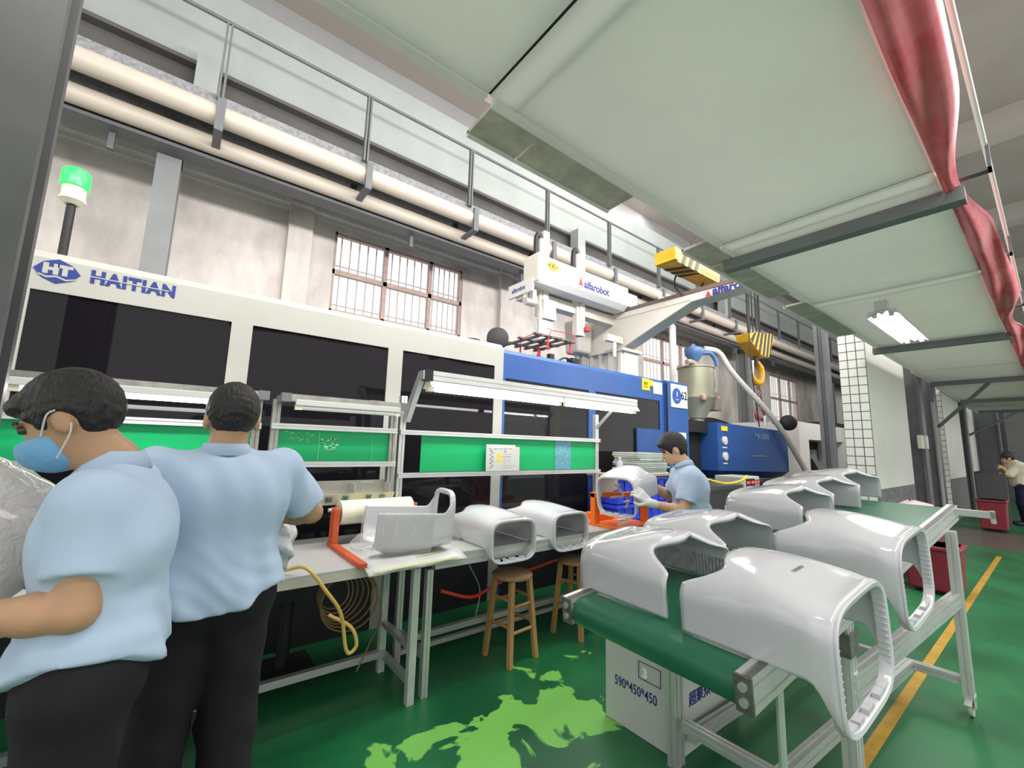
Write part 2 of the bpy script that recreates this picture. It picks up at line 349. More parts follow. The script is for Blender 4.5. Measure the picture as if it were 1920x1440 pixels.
# ---- canopy over the aisle
ZC = 3.0
cw = [(-4.2, .93), (.98, 3.10), (3.15, 5.10), (5.15, 7.80), (7.85, 10.6), (10.65, 13.4), (13.45, 16.2), (16.25, 19.0), (19.05, 22)]
CL = ['above the camera at the top left', 'largest in view, between the two long seams', 'just beyond the first grey cross beam', 'carrying the twin tube lamp', 'beyond the second cross beam', 'beyond the third cross beam', 'sixth bay down the aisle', 'seventh bay down the aisle', 'last bay at the far end']
for k, (a, b_) in enumerate(cw):
    yl = 1.43+.012*max(0, a-1)
    t = thing('aisle_canopy', 'pale mint green canopy bay over the aisle, '+CL[k], 'canopy', (a, .3, ZC), 'canopy bays')
    B().box((a+.11 if k < 4 else a-.036, .29, ZC), (b_, yl, ZC+.05)).build('panel_sheet', M_canopy, t)
    if k: B().box((a-.05, .29, ZC+.004), (a-.036, yl, ZC+.05)).build('seam_joint', M_black, t)
    B().box((a, yl, ZC-.012), (b_, yl+.05, ZC+.06)).build('edge_trim', M_canopyedge, t); B().box((a, .275, ZC-.012), (b_, .29, ZC+.06)).build('edge_trim', M_canopyedge, t)
    if k < 4: B().box((a-.036, .29, ZC-.003), (a+.11, yl, ZC+.02)).build('seam_strip', M_canopyedge, t)
for xx, lab in ((3.36, 'nearest grey steel beam crossing under the canopy'), (7.83, 'grey beam crossing under the canopy just behind the twin tube lamp'), (12.2, 'third grey beam under the canopy, with a diagonal brace'), (16.5, 'fourth grey beam under the far canopy'), (20.5, 'farthest grey beam under the canopy')):
    yb = .2 if xx < 4 else .25
    tag(B().box((xx, yb, ZC-.10), (xx+.09, 1.56, ZC-.015)).build('canopy_beam', M_steel), lab, 'beam', 'canopy cross beams')
def flap(a, b_, lab, y0=1.48, y1=1.68, dz=.02):
    t = thing('canopy_flap', lab, 'flap', (a, y0, ZC), 'canopy edge flaps')
    xm = a+.28*(b_-a)
    for p, q in ((a, xm-.006), (xm+.006, b_)):
        B().prism([(p, y0, ZC-.012), (q, y0, ZC-.012), (q, y1, ZC-dz), (p, y1, ZC-dz)], (0, 0, .02)).build('flap_sheet', M_flap, t)
    B().box((a, y1-.01, ZC-dz-.012), (b_, y1+.008, ZC-dz+.02)).build('edge_lip', M_canopyedge, t)
flap(.98, 2.06, 'stained zinc flap on the canopy edge left of the robot arm')
flap(2.95, 4.55, 'stained zinc flap on the canopy edge hiding the end of the robot arm')
flap(4.95, 6.7, 'pale flap on the canopy edge right of the crane hook')

# twin tube lamp under the canopy
def twin_lamp(a, b_, y, z, lab, name='tube_lamp'):
    t = thing(name, lab, 'lamp', ((a+b_)/2, y, z))
    B().prism([(a, y-.13, z), (a, y-.10, z+.06), (a, y+.10, z+.06), (a, y+.13, z), (a, y+.125, z), (a, y+.04, z+.045), (a, y, z+.01), (a, y-.04, z+.045), (a, y-.125, z)], (b_-a, 0, 0)).build('reflector', M_fixture, t)
    B().box((a-.02, y-.05, z+.06), (a+.10, y+.05, ZC-.006)).build('mounting_bracket', M_fixture, t); B().box((b_-.10, y-.05, z+.06), (b_+.0, y+.05, ZC-.006)).build('mounting_bracket', M_fixture, t)
    for dy in (-.065, .065):
        B().cyl((a+.06, y+dy, z+.012), (b_-.06, y+dy, z+.012), .015, 10).build('tube', mat('lit_canopy_tube', (1, 1, 1), .3, emit=45, ecol=(.97, 1, .95)), t, smooth=True)
        B().cbox((a+.045, y+dy, z+.02), (.03, .04, .05)).build('tube_socket', M_fixture, t); B().cbox((b_-.045, y+dy, z+.02), (.03, .04, .05)).build('tube_socket', M_fixture, t)
    return t
twin_lamp(5.45, 7.05, .985, 2.84, 'lit twin tube lamp hanging under the canopy')

# red banner and conduit at the outer canopy edge
def banner():
    rows = []; nx, nv = 150, 9
    for i in range(nx+1):
        X = .4+i*(17.6/nx)
        pinch = 1
        for c in (3.3, 7.1, 11.5): pinch = min(pinch, .38+.62*smooth01(abs(X-c)/.9))
        row = []
        for j in range(nv+1):
            v = j/nv
            fold = .022*math.sin(v*9+X*1.7)*pinch+.012*math.sin(X*5.3+v*4)
            yy = .275-(.03+.125*pinch)*v-.02*math.sin(X*1.3)*v
            zz = 2.975+.06*v*pinch-.05*math.sin(pi*v)*pinch+fold
            row.append(V(X, yy, zz))
        rows.append(row)
    b = B(); b.loft(rows, caps=False, closed=False)
    m = mat('red_banner_cloth', (.90, .03, .07), .4, var=.2, vscale=3, col2=(.95, .22, .26))
    o = b.build('banner', m, smooth=True, solid=.003, angle=180)
    return o
bn = thing('fabric_banner', 'long red cloth banner twisted along the outer edge of the canopy', 'banner', (3, .2, 3.0))
adopt(banner(), bn); 
cd = thing('conduit', 'thin white conduit pipe running beside the red banner', 'conduit', (3, .1, 3.2))
B().tube([(.3, .10, 3.2), (17, .125, 3.2)], .012, 8).build('pipe', mat('conduit_white', (.85, .87, .88), .3), cd, smooth=True)
for xx in (3.4, 5.0, 6.8, 9.0): B().box((xx, .09, 3.045), (xx+.05, .28, 3.06)).box((xx, .09, 3.045), (xx+.05, .105, 3.21)).build('clip', M_darksteel, cd)

# ---- pillars and wall pieces along the aisle
M_tile = mat('white_wall_tile', (.74, .74, .70), .3)
M_grout = mat('dark_grout', (.10, .10, .09), .9)
M_plas = mat('aisle_white_paint', (.70, .70, .66), .7, var=.08, vscale=1.2)
M_skirt = mat('grey_peeling_skirting', (.22, .22, .22), .8, var=.5, vscale=12)
tile_me = None
def pillar(x0, x1, y0, y1, lab, rows=26, cols=3, tiles=True):
    global tile_me
    t = thing('tiled_pillar', lab, 'pillar', (x0, y0, 0))
    B().box((x0, y0, .95), (x1, y1, 4.2)).build('plaster_body', M_plas, t)
    B().box((x0-.003, y0-.004, 0), (x1, y1, .95)).build('painted_skirting', M_skirt, t)
    B().box((x0-.012, y0, .3), (x0, y1, 3.9)).build('grout_bed', M_grout, t)
    tw, th = (y1-y0)/cols, .135
    me = B().box((-.02, .006, .006), (-.008, tw-.006, th-.006)).build('tile', M_tile); md = me.data; COL.objects.unlink(me)
    for r_ in range(rows):
        for c in range(cols):
            o = bpy.data.objects.new('tile', md); COL.objects.link(o); o.parent = t
            o.matrix_parent_inverse = Matrix.Identity(4)
            o.location = V(x0, y0+c*tw, .35+r_*th)-Vector(t['_base'])
    return t
pillar(8.2, 10.75, 1.72, 2.06, 'near white pillar with a tiled end face beside the aisle')
pillar(14.3, 17.0, 1.66, 2.2, 'farther white pillar with a tiled end and peeling grey skirting')
for (x0, x1, y0, y1, lab) in ((7.85, 8.0, 2.12, 2.28, 'dark steel column left of the near tiled pillar'), (11.4, 11.75, 1.62, 1.95, 'dark grey steel column right of the near tiled pillar'), (12.9, 13.3, 1.62, 1.98, 'dark steel column carrying the diagonal brace'), (17.6, 18.0, 1.6, 2.0, 'dark column right of the farther tiled pillar'), (23, 23.4, 1.3, 1.9, 'far dark column at the end of the aisle')):
    tag(B().box((x0, y0, 0), (x1, y0+.05, 4.4)).box((x0+.06, y0+.05, 0), (x1-.06, y1-.05, 4.4)).box((x0, y1-.05, 0), (x1, y1, 4.4)).build('steel_column', M_darksteel), lab, 'column')
tag(B().tube([(12.6, 1.6, 0), (12.6, 1.6, 2.6)], .03, 8).build('drain_pipe', M_girder, smooth=True), 'thin pale pipe standing between the dark aisle columns', 'pipe')
tag(B().tube([(13, 1.6, 2.1), (12.3, .75, 2.9)], .035, 6).build('diagonal_brace', M_steel), 'diagonal steel brace below the third canopy beam', 'brace')
tag(B().tube([(18.0, 1.6, 2.1), (18.0, .6, 2.75)], .035, 6).build('diagonal_brace', M_steel), 'far diagonal brace under the canopy', 'brace')
sw = thing('switch_box', 'small cream switch box on the dark column beside the pillar', 'switch', (11.3, 1.6, 1.7))
B().box((11.25, 1.57, 1.6), (11.45, 1.64, 1.85)).build('cover', M_fixture, sw); B().box((11.0, 1.6, 1.6), (11.2, 1.66, 1.85)).build('back_plate', M_socket, sw)
tag(B().box((24, 1.2, 0), (24.2, 5, 4.2)).build('partition_wall', mat('far_partition', (.12, .12, .13), .8)), 'dark partition wall closing the far end of the aisle', 'wall')
tag(B().box((20, 1.9, 1.0), (23, 2.1, 4.0)).build('wall_panel', M_plas), 'pale wall panel behind the far worker', 'panel')
# ================================================================ INJECTION MACHINE
YM = 3.45
mc = thing('injection_machine', 'huge beige and blue injection moulding machine with dark windows behind the benches', 'machine', (2.6, YM, 0))
def frame_panels(xs, z0, z1, top, x_end, mframe, parent, name, ybk=.25):
    b = B(); ztop = top
    # chamfered head beam
    b.prism([(xs[0][0]-.5 if name == 'beige_frame' else xs[0][0]-.03, YM, z1), (xs[0][0]-.5 if name == 'beige_frame' else xs[0][0]-.03, YM, ztop-.05), (xs[0][0]-.5 if name == 'beige_frame' else xs[0][0]-.03, YM+.05, ztop), (xs[0][0]-.5 if name == 'beige_frame' else xs[0][0]-.03, YM+1.9, ztop), (xs[0][0]-.5 if name == 'beige_frame' else xs[0][0]-.03, YM+1.9, z1)], (x_end-(xs[0][0]-.5 if name == 'beige_frame' else xs[0][0]-.03), 0, 0))
    x = xs[0][0]-.5 if name == 'beige_frame' else xs[0][0]-.03
    for a, c in xs:
        b.box((x, YM, 0), (a, YM+.06, z1)); x = c
    b.box((x, YM, 0), (x_end, YM+.06, z1))
    b.build(name, mframe, parent)
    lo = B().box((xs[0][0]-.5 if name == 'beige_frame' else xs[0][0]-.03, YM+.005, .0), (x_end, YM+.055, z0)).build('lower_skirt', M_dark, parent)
panels = [(-.726, .220), (.347, 1.345), (1.476, 2.459)]
frame_panels(panels, .72, 2.24, 2.48, 2.566, M_beige, mc, 'beige_frame')
for a, c in panels:
    B().box((a, YM+.012, .72), (c, YM+.022, 2.24)).build('window_panel', M_glassdark, mc)
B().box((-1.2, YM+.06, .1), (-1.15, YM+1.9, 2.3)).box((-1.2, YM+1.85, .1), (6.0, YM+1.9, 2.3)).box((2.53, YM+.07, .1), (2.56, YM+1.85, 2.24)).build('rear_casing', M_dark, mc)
bp = [(2.596, 3.86), (3.985, 5.346)]
frame_panels(bp, .55, 2.13, 2.44, 5.46, M_blue, mc, 'blue_frame')
for a, c in bp: B().box((a, YM+.012, .55), (c, YM+.02, 2.13)).build('window_panel', M_glassclear, mc)
# inside the moulding area
B().box((3.55, YM+.25, .55), (3.63, YM+.33, 2.13)).box((3.55, YM+.25, 1.42), (3.85, YM+.33, 1.48)).build('yellow_guard_bar', M_yellow, mc)
B().box((4.65, YM+.3, .3), (5.35, YM+1.6, 2.1)).box((2.7, YM+.5, .2), (3.1, YM+1.6, 1.9)).build('platen', mat('platen_grey', (.16, .16, .17), .5), mc)
for zz in (.75, 1.75): B().cyl((2.7, YM+.55, zz), (5.3, YM+.55, zz), .07).build('tie_bar', M_alu, mc, smooth=True)
B().box((2.7, YM+.15, .5), (5.2, YM+1.5, .62)).build('bed', mat('rusty_bed', (.25, .15, .09), .7, var=.4, vscale=6), mc)
B().box((4.78, YM-.02, .7), (5.36, YM-.0, 1.72)).build('blue_door_panel', M_blue2, mc)
# end slab with number plate
B().box((5.47, YM-.04, 0), (6.03, YM+1.9, 2.44)).build('end_slab', M_blue, mc, bevel=.015)
B().box((5.46, YM-.045, .1), (5.48, YM-.03, 2.4)).build('slab_seam', M_black, mc)
pl = B().box((5.56, YM-.052, 2.06), (5.99, YM-.042, 2.40)).build('number_plate', mat('plate_pale_green', (.62, .74, .66), .5), mc)
B().lathe((5.70, YM-.053, 2.23), [(.115, 0), (.115, .006)], 28, (0, -1, 0)).build('blue_roundel', mat('roundel_blue', (.02, .07, .35), .5), pl)
B().box((5.69, YM-.062, 2.22), (5.71, YM-.058, 2.29)).box((5.66, YM-.062, 2.17), (5.74, YM-.058, 2.18)).build('roundel_mark', M_paper, pl)
text('62', .17, (5.81, YM-.054, 2.19), (1, 0, 0), (0, 0, 1), M_black, pl, bold=.004)
B().box((5.60, YM-.05, 1.58), (5.93, YM-.042, 1.70)).build('paper_label', M_paper, mc)
B().box((5.58, YM-.048, 1.10), (5.95, YM-.04, 1.48)).build('dark_viewport', M_glassdark, mc)
B().box((4.93, YM-.008, 2.25), (5.10, YM-.001, 2.41)).build('warning_sticker', M_yellow, mc)
text('!!!', .11, (4.96, YM-.010, 2.29), (1, 0, 0), (0, 0, 1), M_black, mc, bold=.003)
B().box((5.11, YM-.008, 2.32), (5.18, YM-.001, 2.40)).build('warning_sticker', M_yellow, mc)
B().box((5.19, YM-.008, 2.22), (5.40, YM-.001, 2.39)).build('paper_label', M_paper, mc)
# makers' mark on the beige head beam
e = B(); cx, cz = -.635, 2.362
e.prism([(cx-.095, YM-.004, cz), (cx-.06, YM-.004, cz+.045), (cx, YM-.004, cz+.072), (cx+.06, YM-.004, cz+.045), (cx+.095, YM-.004, cz), (cx+.06, YM-.004, cz-.045), (cx, YM-.004, cz-.072), (cx-.06, YM-.004, cz-.045)], (0, .003, 0))
em = e.build('diamond_emblem', M_navy, mc)
text('HT', .075, (cx-.058, YM-.0045, cz-.016), (1, 0, 0), (0, 0, 1), M_beige, em, bold=.006, sx=1.15)
B().prism([(cx-.075, YM-.0055, cz-.024), (cx-.04, YM-.0055, cz-.036), (cx, YM-.0055, cz-.026), (cx+.04, YM-.0055, cz-.04), (cx+.08, YM-.0055, cz-.028), (cx+.075, YM-.0055, cz-.036), (cx+.04, YM-.0055, cz-.05), (cx, YM-.0055, cz-.036), (cx-.04, YM-.0055, cz-.046), (cx-.07, YM-.0055, cz-.034)], (0, .003, 0)).build('emblem_wave', M_beige, em)
nm = text('HAITIAN', .105, (-.50, YM-.002, 2.335), (1, 0, 0), (0, 0, 1), M_navy, mc, name='maker_lettering', bold=.0055, sx=.87, space=1.14)
B().box((-.50, YM-.004, 2.366), (-.135, YM-.0005, 2.372)).build('letter_slit', M_beige, nm)
# bits on top of the machine
B().lathe((2.35, 3.75, 2.48), [(.10, 0), (.10, .06)], 16).lathe((2.66, 3.7, 2.60), [(.09, -.05), (.12, -.02), (.12, .04), (.06, .06)], 20, (-.5, -.8, .1)).build('buzzer', M_black, mc, smooth=True)
B().box((3.45, 3.7, 2.44), (3.52, 3.76, 2.56)).box((3.85, 3.72, 2.44), (3.99, 3.82, 2.57)).tube(bez([(3.55, 3.7, 2.46), (3.7, 3.7, 2.54), (3.9, 3.7, 2.50), (4.15, 3.7, 2.46)]), .012, 6).build('cable_block', M_black, mc)

bl = thing('signal_beacon', 'green lit signal beacon on a black pole on top of the machine', 'beacon', (-.66, 3.62, 2.48))
B().cyl((-.66, 3.62, 2.48), (-.66, 3.62, 2.84), .022, 12).build('pole', M_black, bl, smooth=True)
B().lathe((-.66, 3.62, 2.84), [(.035, 0), (.062, .025), (.062, .04), (.055, .045), (.055, .11), (.05, .12)], 20).build('beacon_base', M_socket, bl, smooth=True)
B().lathe((-.66, 3.62, 2.955), [(.066, 0), (.066, .095), (.055, .11), (0, .112)], 20).build('beacon_lens', mat('lit_green_lens', (.02, .9, .08), .3, emit=1.3, ecol=(.01, 1, .06)), bl, smooth=True)

# ---- injection unit
iu = thing('injection_unit', 'blue injection unit cover with gauges and a dark barrel opening beyond the machine end slab', 'machine', (8.5, 3.6, 0))
B().prism([(7.27, 3.6, 1.12), (10.3, 3.6, 1.05), (10.3, 3.6, 1.88), (10.25, 3.6, 1.90), (7.27, 3.6, 1.94), ], (0, 1.3, 0)).build('blue_cover', M_blue, iu)
B().prism([(7.27, 3.62, 1.12), (10.3, 3.62, 1.05), (10.2, 3.75, .92), (7.4, 3.75, .98)], (0, 1.1, 0)).build('cover_underside', M_blue2, iu)
B().box((6.05, 3.9, .2), (7.25, 5.2, 1.9)).box((6.05, 3.62, .2), (10.3, 5.2, .75)).build('barrel_housing', M_black, iu)
B().prism([(6.6, 3.75, 1.95), (7.25, 3.75, 1.95), (7.25, 4.3, 2.0), (6.6, 4.3, 2.0)], (0, 0, -.2)).build('feed_throat', M_black, iu)
for zz in (1.63, 1.36):
    B().lathe((7.5, 3.6, zz), [(.075, 0), (.075, .03), (.055, .035), (0, .035)], 20, (0, -1, 0)).build('gauge', M_fixture, iu, smooth=True)
    B().box((7.43, 3.588, zz-.13), (7.57, 3.598, zz-.105)).build('gauge_label', M_paper, iu)
B().box((7.41, 3.588, 1.80), (7.62, 3.598, 1.88)).build('warning_sticker', M_yellow, iu)
text('MA12000', .16, (8.72, 3.592, 1.70), (1, 0, 0), (0, 0, 1), mat('faded_lettering', (.16, .25, .42), .6), iu, bold=.004)
text('Ⅱ', .13, (9.65, 3.592, 1.62), (1, 0, 0), (0, 0, 1), mat('faded_lettering', (.16, .25, .42), .6), iu)
B().box((8.6, 3.588, 1.37), (9.15, 3.596, 1.38)).build('door_handle', M_alu, iu)
hz = B()
for k in range(4):
    hz.tube(bez([(7.6+.2*k, 4.6+.1*k, 1.93), (7.8+.25*k, 4.5, 2.02+.03*k), (8.4+.3*k, 4.4, 2.05), (9.0+.2*k, 4.4, 1.90)]), .022, 6)
hz.build('hose_tangle', M_blackrub, iu)

hp = thing('hopper_dryer', 'dull green drum hopper dryer with a cone bottom and control box on the injection unit', 'hopper', (8.05, 4.4, 1.9))
B().lathe((8.1, 4.4, 1.9), [(.13, 0), (.13, .17), (.17, .18), (.17, .20), (.36, .55), (.37, .57), (.34, .57), (.34, 1.16), (.36, 1.17), (.36, 1.2), (0, 1.21)], 32).build('drum', mat('hopper_green_grey', (.30, .30, .22), .35, metal=.3, var=.12, vscale=3), hp, smooth=True)
B().box((8.35, 4.15, 2.25), (8.62, 4.45, 2.62)).box((8.38, 4.2, 2.72), (8.50, 4.4, 2.9)).build('control_box', mat('hopper_box', (.22, .21, .15), .5), hp, bevel=.01)
B().box((8.5, 4.146, 2.5), (8.53, 4.149, 2.53)).build('indicator_lamp', mat('red_led', (1, .05, .03), .4, emit=4), hp)
B().lathe((7.85, 4.12, 2.40), [(.05, 0), (.06, .02), (.06, .10), (.03, .11)], 14).build('air_filter', mat('filter_copper', (.55, .40, .30), .4, metal=.5), hp, smooth=True)
B().lathe((8.05, 4.4, 3.11), [(.13, 0), (.10, .05), (.07, .10), (.17, .24), (.18, .34), (.17, .38), (.06, .42), (.02, .47)], 24).tube(bez([(8.18, 4.3, 3.4), (8.32, 4.2, 3.40), (8.42, 4.15, 3.28), (8.45, 4.13, 3.15)]), .045, 10).build('blower_head', mat('blower_blue', (.06, .14, .30), .4), hp, smooth=True)
B().tube(bez([(7.6, 4.3, 3.13), (7.75, 4.3, 3.16), (7.95, 4.3, 3.13)]), .05, 8).build('inlet_pipe', mat('filter_copper', (.55, .40, .30), .4), hp, smooth=True)
tag(B().tube([(8.2, 5.2, 4.8), (8.2, 5.2, 4.45), (8.62, 5.2, 4.2), (8.62, 5.2, 1.2)], .075, 12).build('down_pipe', mat('white_down_pipe', (.78, .76, .74), .35), smooth=True), 'white down pipe with an offset bend behind the hopper dryer', 'pipe')
tag(B().tube([(6.75, 5.3, 4.8), (6.75, 5.3, 2.2)], .04, 10).build('down_pipe', M_pipe, smooth=True), 'thin cream down pipe in front of the second window', 'pipe')
hs = tag(B().tube(bez([(8.25, 4.28, 3.50), (8.5, 4.1, 3.42), (8.75, 3.95, 3.0), (9.5, 3.53, 2.1), (10.5, 3.46, 1.3), (10.9, 3.45, .95)], 30), .055, 10).build('material_hose', mat('milky_hose', (.62, .60, .55), .3, var=.2, vscale=20), smooth=True), 'milky suction hose running from the hopper head down to the floor on the right', 'hose')
tag(B().tube(bez([(8.95, 3.7, 5.2), (8.95, 3.7, 4.2), (9.05, 3.72, 3.0), (9.2, 3.72, 2.2), (9.25, 3.72, 1.95)], 20), .012, 6).build('hanging_cable', M_blackrub), 'thin dark cable hanging beside the crane hook in front of the window side', 'cable')

# ---- robot
rb = thing('pick_robot', 'cream overhead pick and place robot with lettered beams mounted on the blue machine', 'robot', (5.4, 4.3, 2.44))
X0, X1 = 5.28, 5.55
def armpoly(x): return [(x, 4.77, 3.58), (x, 1.75, 3.53), (x, 1.75, 3.46), (x, 2.211, 3.455), (x, 2.897, 3.433), (x, 3.5, 3.20), (x, 4.05, 2.98), (x, 4.709, 2.95)]
B().prism(armpoly(X0), (X1-X0, 0, 0)).build('cantilever_arm', M_creamrobot, rb, bevel=.012)
B().box((X0-.006, 1.76, 3.575-.03), (X1+.01, 4.7, 3.6)).build('arm_rail', mat('rail_brown', (.13, .09, .08), .5), rb)
B().box((X0-.004, 2.9, 3.455), (X0-.0005, 4.7, 3.462)).build('arm_seam', mat('seam_tan', (.36, .32, .25), .6), rb)
cb = B()
for k in range(4): cb.box((5.22+.0*k, 4.02+.19*k, 2.44), (5.28, 4.08+.19*k, 2.97))
cb.box((5.28, 4.0, 2.44), (5.62, 4.72, 2.97)).box((5.2, 3.96, 2.93), (5.68, 4.76, 2.975)).build('pedestal', M_creamrobot, rb)
B().box((5.0, 4.72, 2.44), (5.06, 4.78, 3.0)).box((5.1, 4.7, 2.44), (5.24, 4.84, 2.95)).build('pedestal_post', mat('post_grey_green', (.42, .43, .38), .5), rb)
B().prism([(4.9, 4.6, 2.95), (5.22, 4.6, 2.95), (5.24, 4.6, 3.45), (4.86, 4.6, 3.5)], (0, .3, 0)).build('gearbox', M_creamrobot, rb, bevel=.04)
lm = mat('robot_lettering', (.03, .03, .17), .5)
text('alfarobot', .155, (X0-.003, 2.60, 3.452), (0, -1, 0), (0, 0, 1), lm, rb, bold=.007, sx=1.02)
B().prism([(X0-.004, 2.70, 3.45), (X0-.004, 2.66, 3.53), (X0-.004, 2.62, 3.45)], (.003, 0, 0)).build('red_mark', M_red, rb)
xb = B().prism([(3.41, 3.9, 3.62), (3.41, 3.9, 3.90), (3.41, 4.16, 3.90), (3.41, 4.16, 3.54), (3.41, 3.98, 3.54)], (1.85, 0, 0)).box((5.26, 3.95, 3.64), (5.56, 4.15, 3.86)).build('traverse_beam', mat('robot_white', (.62, .62, .61), .35), rb, bevel=.01)
B().box((3.39, 3.88, 3.53), (3.42, 4.18, 3.91)).build('beam_end_cap', M_creamrobot, rb, bevel=.01)
b = B()
for k in range(26): b.box((3.45+.06*k, 3.897, 3.872), (3.48+.06*k, 3.9, 3.885))
b.build('beam_scale', mat('scale_grey', (.35, .35, .34), .5), rb)
ov = B().lathe((3.66, 3.898, 3.79), [(.062, 0), (.062, .003)], 24, (0, -1, 0)); ov.v = [V(3.66+(v.x-3.66)*1.7, v.y, v.z) for v in ov.v]; ov = ov.build('yellow_oval', M_yellow, rb)
text('+X−', .10, (3.66, 3.893, 3.755), (1, 0, 0), (0, 0, 1), M_black, ov, align='CENTER', bold=.002)
text('alfarobot', .155, (4.26, 3.897, 3.66), (1, 0, 0), (0, 0, 1), lm, rb, bold=.006, sx=.95)
B().prism([(4.15, 3.896, 3.67), (4.20, 3.896, 3.80), (4.24, 3.896, 3.67)], (0, .003, 0)).build('red_mark', M_red, rb)
# second lower beam with sign plate
B().box((3.42, 4.2, 3.38), (5.3, 4.36, 3.52)).build('rear_beam', M_creamrobot, rb)
B().box((3.38, 3.98, 3.42), (3.41, 4.48, 3.60)).build('sign_plate', mat('robot_white', (.62, .62, .61), .35), rb)
text('alfarobot', .085, (3.376, 4.40, 3.48), (0, -1, 0), (0, 0, 1), lm, rb, bold=.001, sx=.9)
# vertical arms
for (xx, zt, zb) in ((3.73, 4.42, 3.2), (4.46, 4.42, 3.05)):
    B().box((xx-.06, 4.16, zb), (xx+.06, 4.26, zt-.12)).box((xx-.01, 4.14, zb), (xx+.09, 4.2, zt)).build('vertical_arm', M_creamrobot, rb, bevel=.006)
    b = B()
    pts = bez([(xx-.10, 4.2, 3.9), (xx-.11, 4.2, zt-.15), (xx-.06, 4.2, zt-.05), (xx-.02, 4.2, zt-.12)], 20)
    b.tube(pts, .035, 8); b.build('cable_chain', M_blackrub, rb)
    B().box((xx+.04, 4.137, zt-.25), (xx+.06, 4.141, zt-.2)).build('yellow_tag', M_yellow, rb)
# wrist and gripper
B().box((3.66, 4.14, 2.95), (3.70, 4.2, 3.3)).box((3.70, 4.1, 3.15), (3.92, 4.2, 3.42)).box((3.50, 4.1, 3.28), (3.56, 4.18, 3.5)).build('wrist', M_creamrobot, rb)
for p_, q_, r0 in (((3.36, 4.1, 3.30), (3.56, 4.12, 3.32), .05), ((3.6, 4.12, 3.05), (3.6, 4.12, 2.82), .02), ((3.78, 4.12, 3.1), (3.78, 4.12, 2.82), .03)): B().tube([p_, q_], r0, 10).build('pneumatic_cylinder', M_alu, rb, smooth=True)
B().box((3.58, 4.06, 2.82), (3.82, 4.1, 3.1)).build('wrist_plate', M_alu, rb)
g = B()
for k in range(4): g.box((3.35+.17*k, 3.75, 2.775), (3.39+.17*k, 4.5, 2.80))
g.box((3.3, 3.8, 2.80), (4.0, 3.86, 2.82)).box((3.3, 4.1, 2.80), (4.0, 4.16, 2.82)).box((3.3, 4.4, 2.80), (4.0, 4.46, 2.82)); g.build('gripper_plate', mat('gripper_brown', (.14, .10, .08), .5), rb)
g = B()
for (xx, yy) in ((3.5, 3.8), (3.7, 4.2), (3.9, 3.8), (3.9, 4.4), (3.55, 4.4)):
    g.cyl((xx, yy, 2.775), (xx, yy, 2.66), .012, 8); g.lathe((xx, yy, 2.64), [(.035, 0), (.02, .02), (.012, .04)], 10)
    g.tube(bez([(xx, yy, 2.76), (xx+.05, yy, 2.9), (3.75, 4.12, 3.0)]), .006, 5)
g.build('suction_cups', M_red, rb)
B().box((4.84, 3.96, 3.02), (5.2, 4.04, 3.12)).cyl((4.98, 3.95, 3.0), (4.98, 3.95, 2.78), .03, 8).build('cable_clamp', M_creamrobot, rb)
B().lathe((4.55, 4.1, 3.12), [(.045, 0), (.045, .06), (0, .08)], 12).build('red_cap', M_red, rb, smooth=True)
for pts, lab in (([(5.3, 2.2, 5.2), (5.25, 2.5, 4.6), (5.2, 2.9, 4.1), (5.22, 3.1, 3.75), (5.25, 3.0, 3.55)], 'black cable drooping from above the canopy to the robot arm'), ([(6.2, 2.9, 4.7), (5.9, 2.9, 4.2), (5.6, 2.9, 3.75), (5.5, 2.9, 3.6)], 'second black cable drooping to the robot arm beside the yellow crane')):
    tag(B().tube(bez(pts, 24), .012, 6).build('drooping_cable', M_blackrub), lab, 'cable')

# ---- crane beam and hook
M_haz = mat('crane_yellow', (.62, .34, .02), .5, var=.3, vscale=6)
cr = thing('crane_trolley', 'yellow and black striped crane end carriage above the robot arm', 'crane', (6.0, 2.9, 3.8))
def stripes(b, org, ax, ay, w_, h_, n, m, parent, lean=.5):
    ax, ay = Vector(ax), Vector(ay); nrm = ax.cross(ay).normalized()*.004
    st = w_/n
    for k in range(n):
        if k % 2 == 0: continue
        x0 = k*st
        p = [org+ax*x0, org+ax*(x0+st), org+ax*min(w_, x0+st+lean*h_)+ay*h_, org+ax*min(w_, x0+lean*h_)+ay*h_]
        b.prism([q+nrm for q in p], nrm)
B().box((4.70, 2.75, 3.79), (5.8, 3.0, 3.97)).build('carriage_beam', M_haz, cr)
B().box((4.64, 2.73, 3.80), (4.72, 3.02, 3.96)).build('buffer', M_haz, cr)
b = B(); stripes(b, V(4.72, 2.75, 3.79), (1, 0, 0), (0, 0, 1), .55, .18, 7, None, None); b.build('warning_stripes', M_black, cr)
b = B(); stripes(b, V(4.72, 3.0, 3.79), (1, 0, 0), (0, -1, 0), .55, .25, 7, None, None); b.build('warning_stripes', M_black, cr)
B().box((5.3, 2.747, 3.81), (5.8, 2.75, 3.87)).build('rust_band', mat('rust_brown', (.22, .10, .02), .7), cr)
hk = thing('crane_hook', 'yellow crane hook block with black stripes hanging on chains', 'crane hook', (10.3, 4.0, 3.0))
blk = [(9.62, 3.98, 4.02), (9.72, 3.98, 3.86), (10.28, 3.98, 3.60), (10.62, 3.98, 3.62), (11.0, 3.98, 4.12), (10.95, 3.98, 4.25), (10.0, 3.98, 4.12)]
B().prism(blk, (0, .3, 0)).build('hook_block', M_haz, hk, bevel=.02)
b = B()
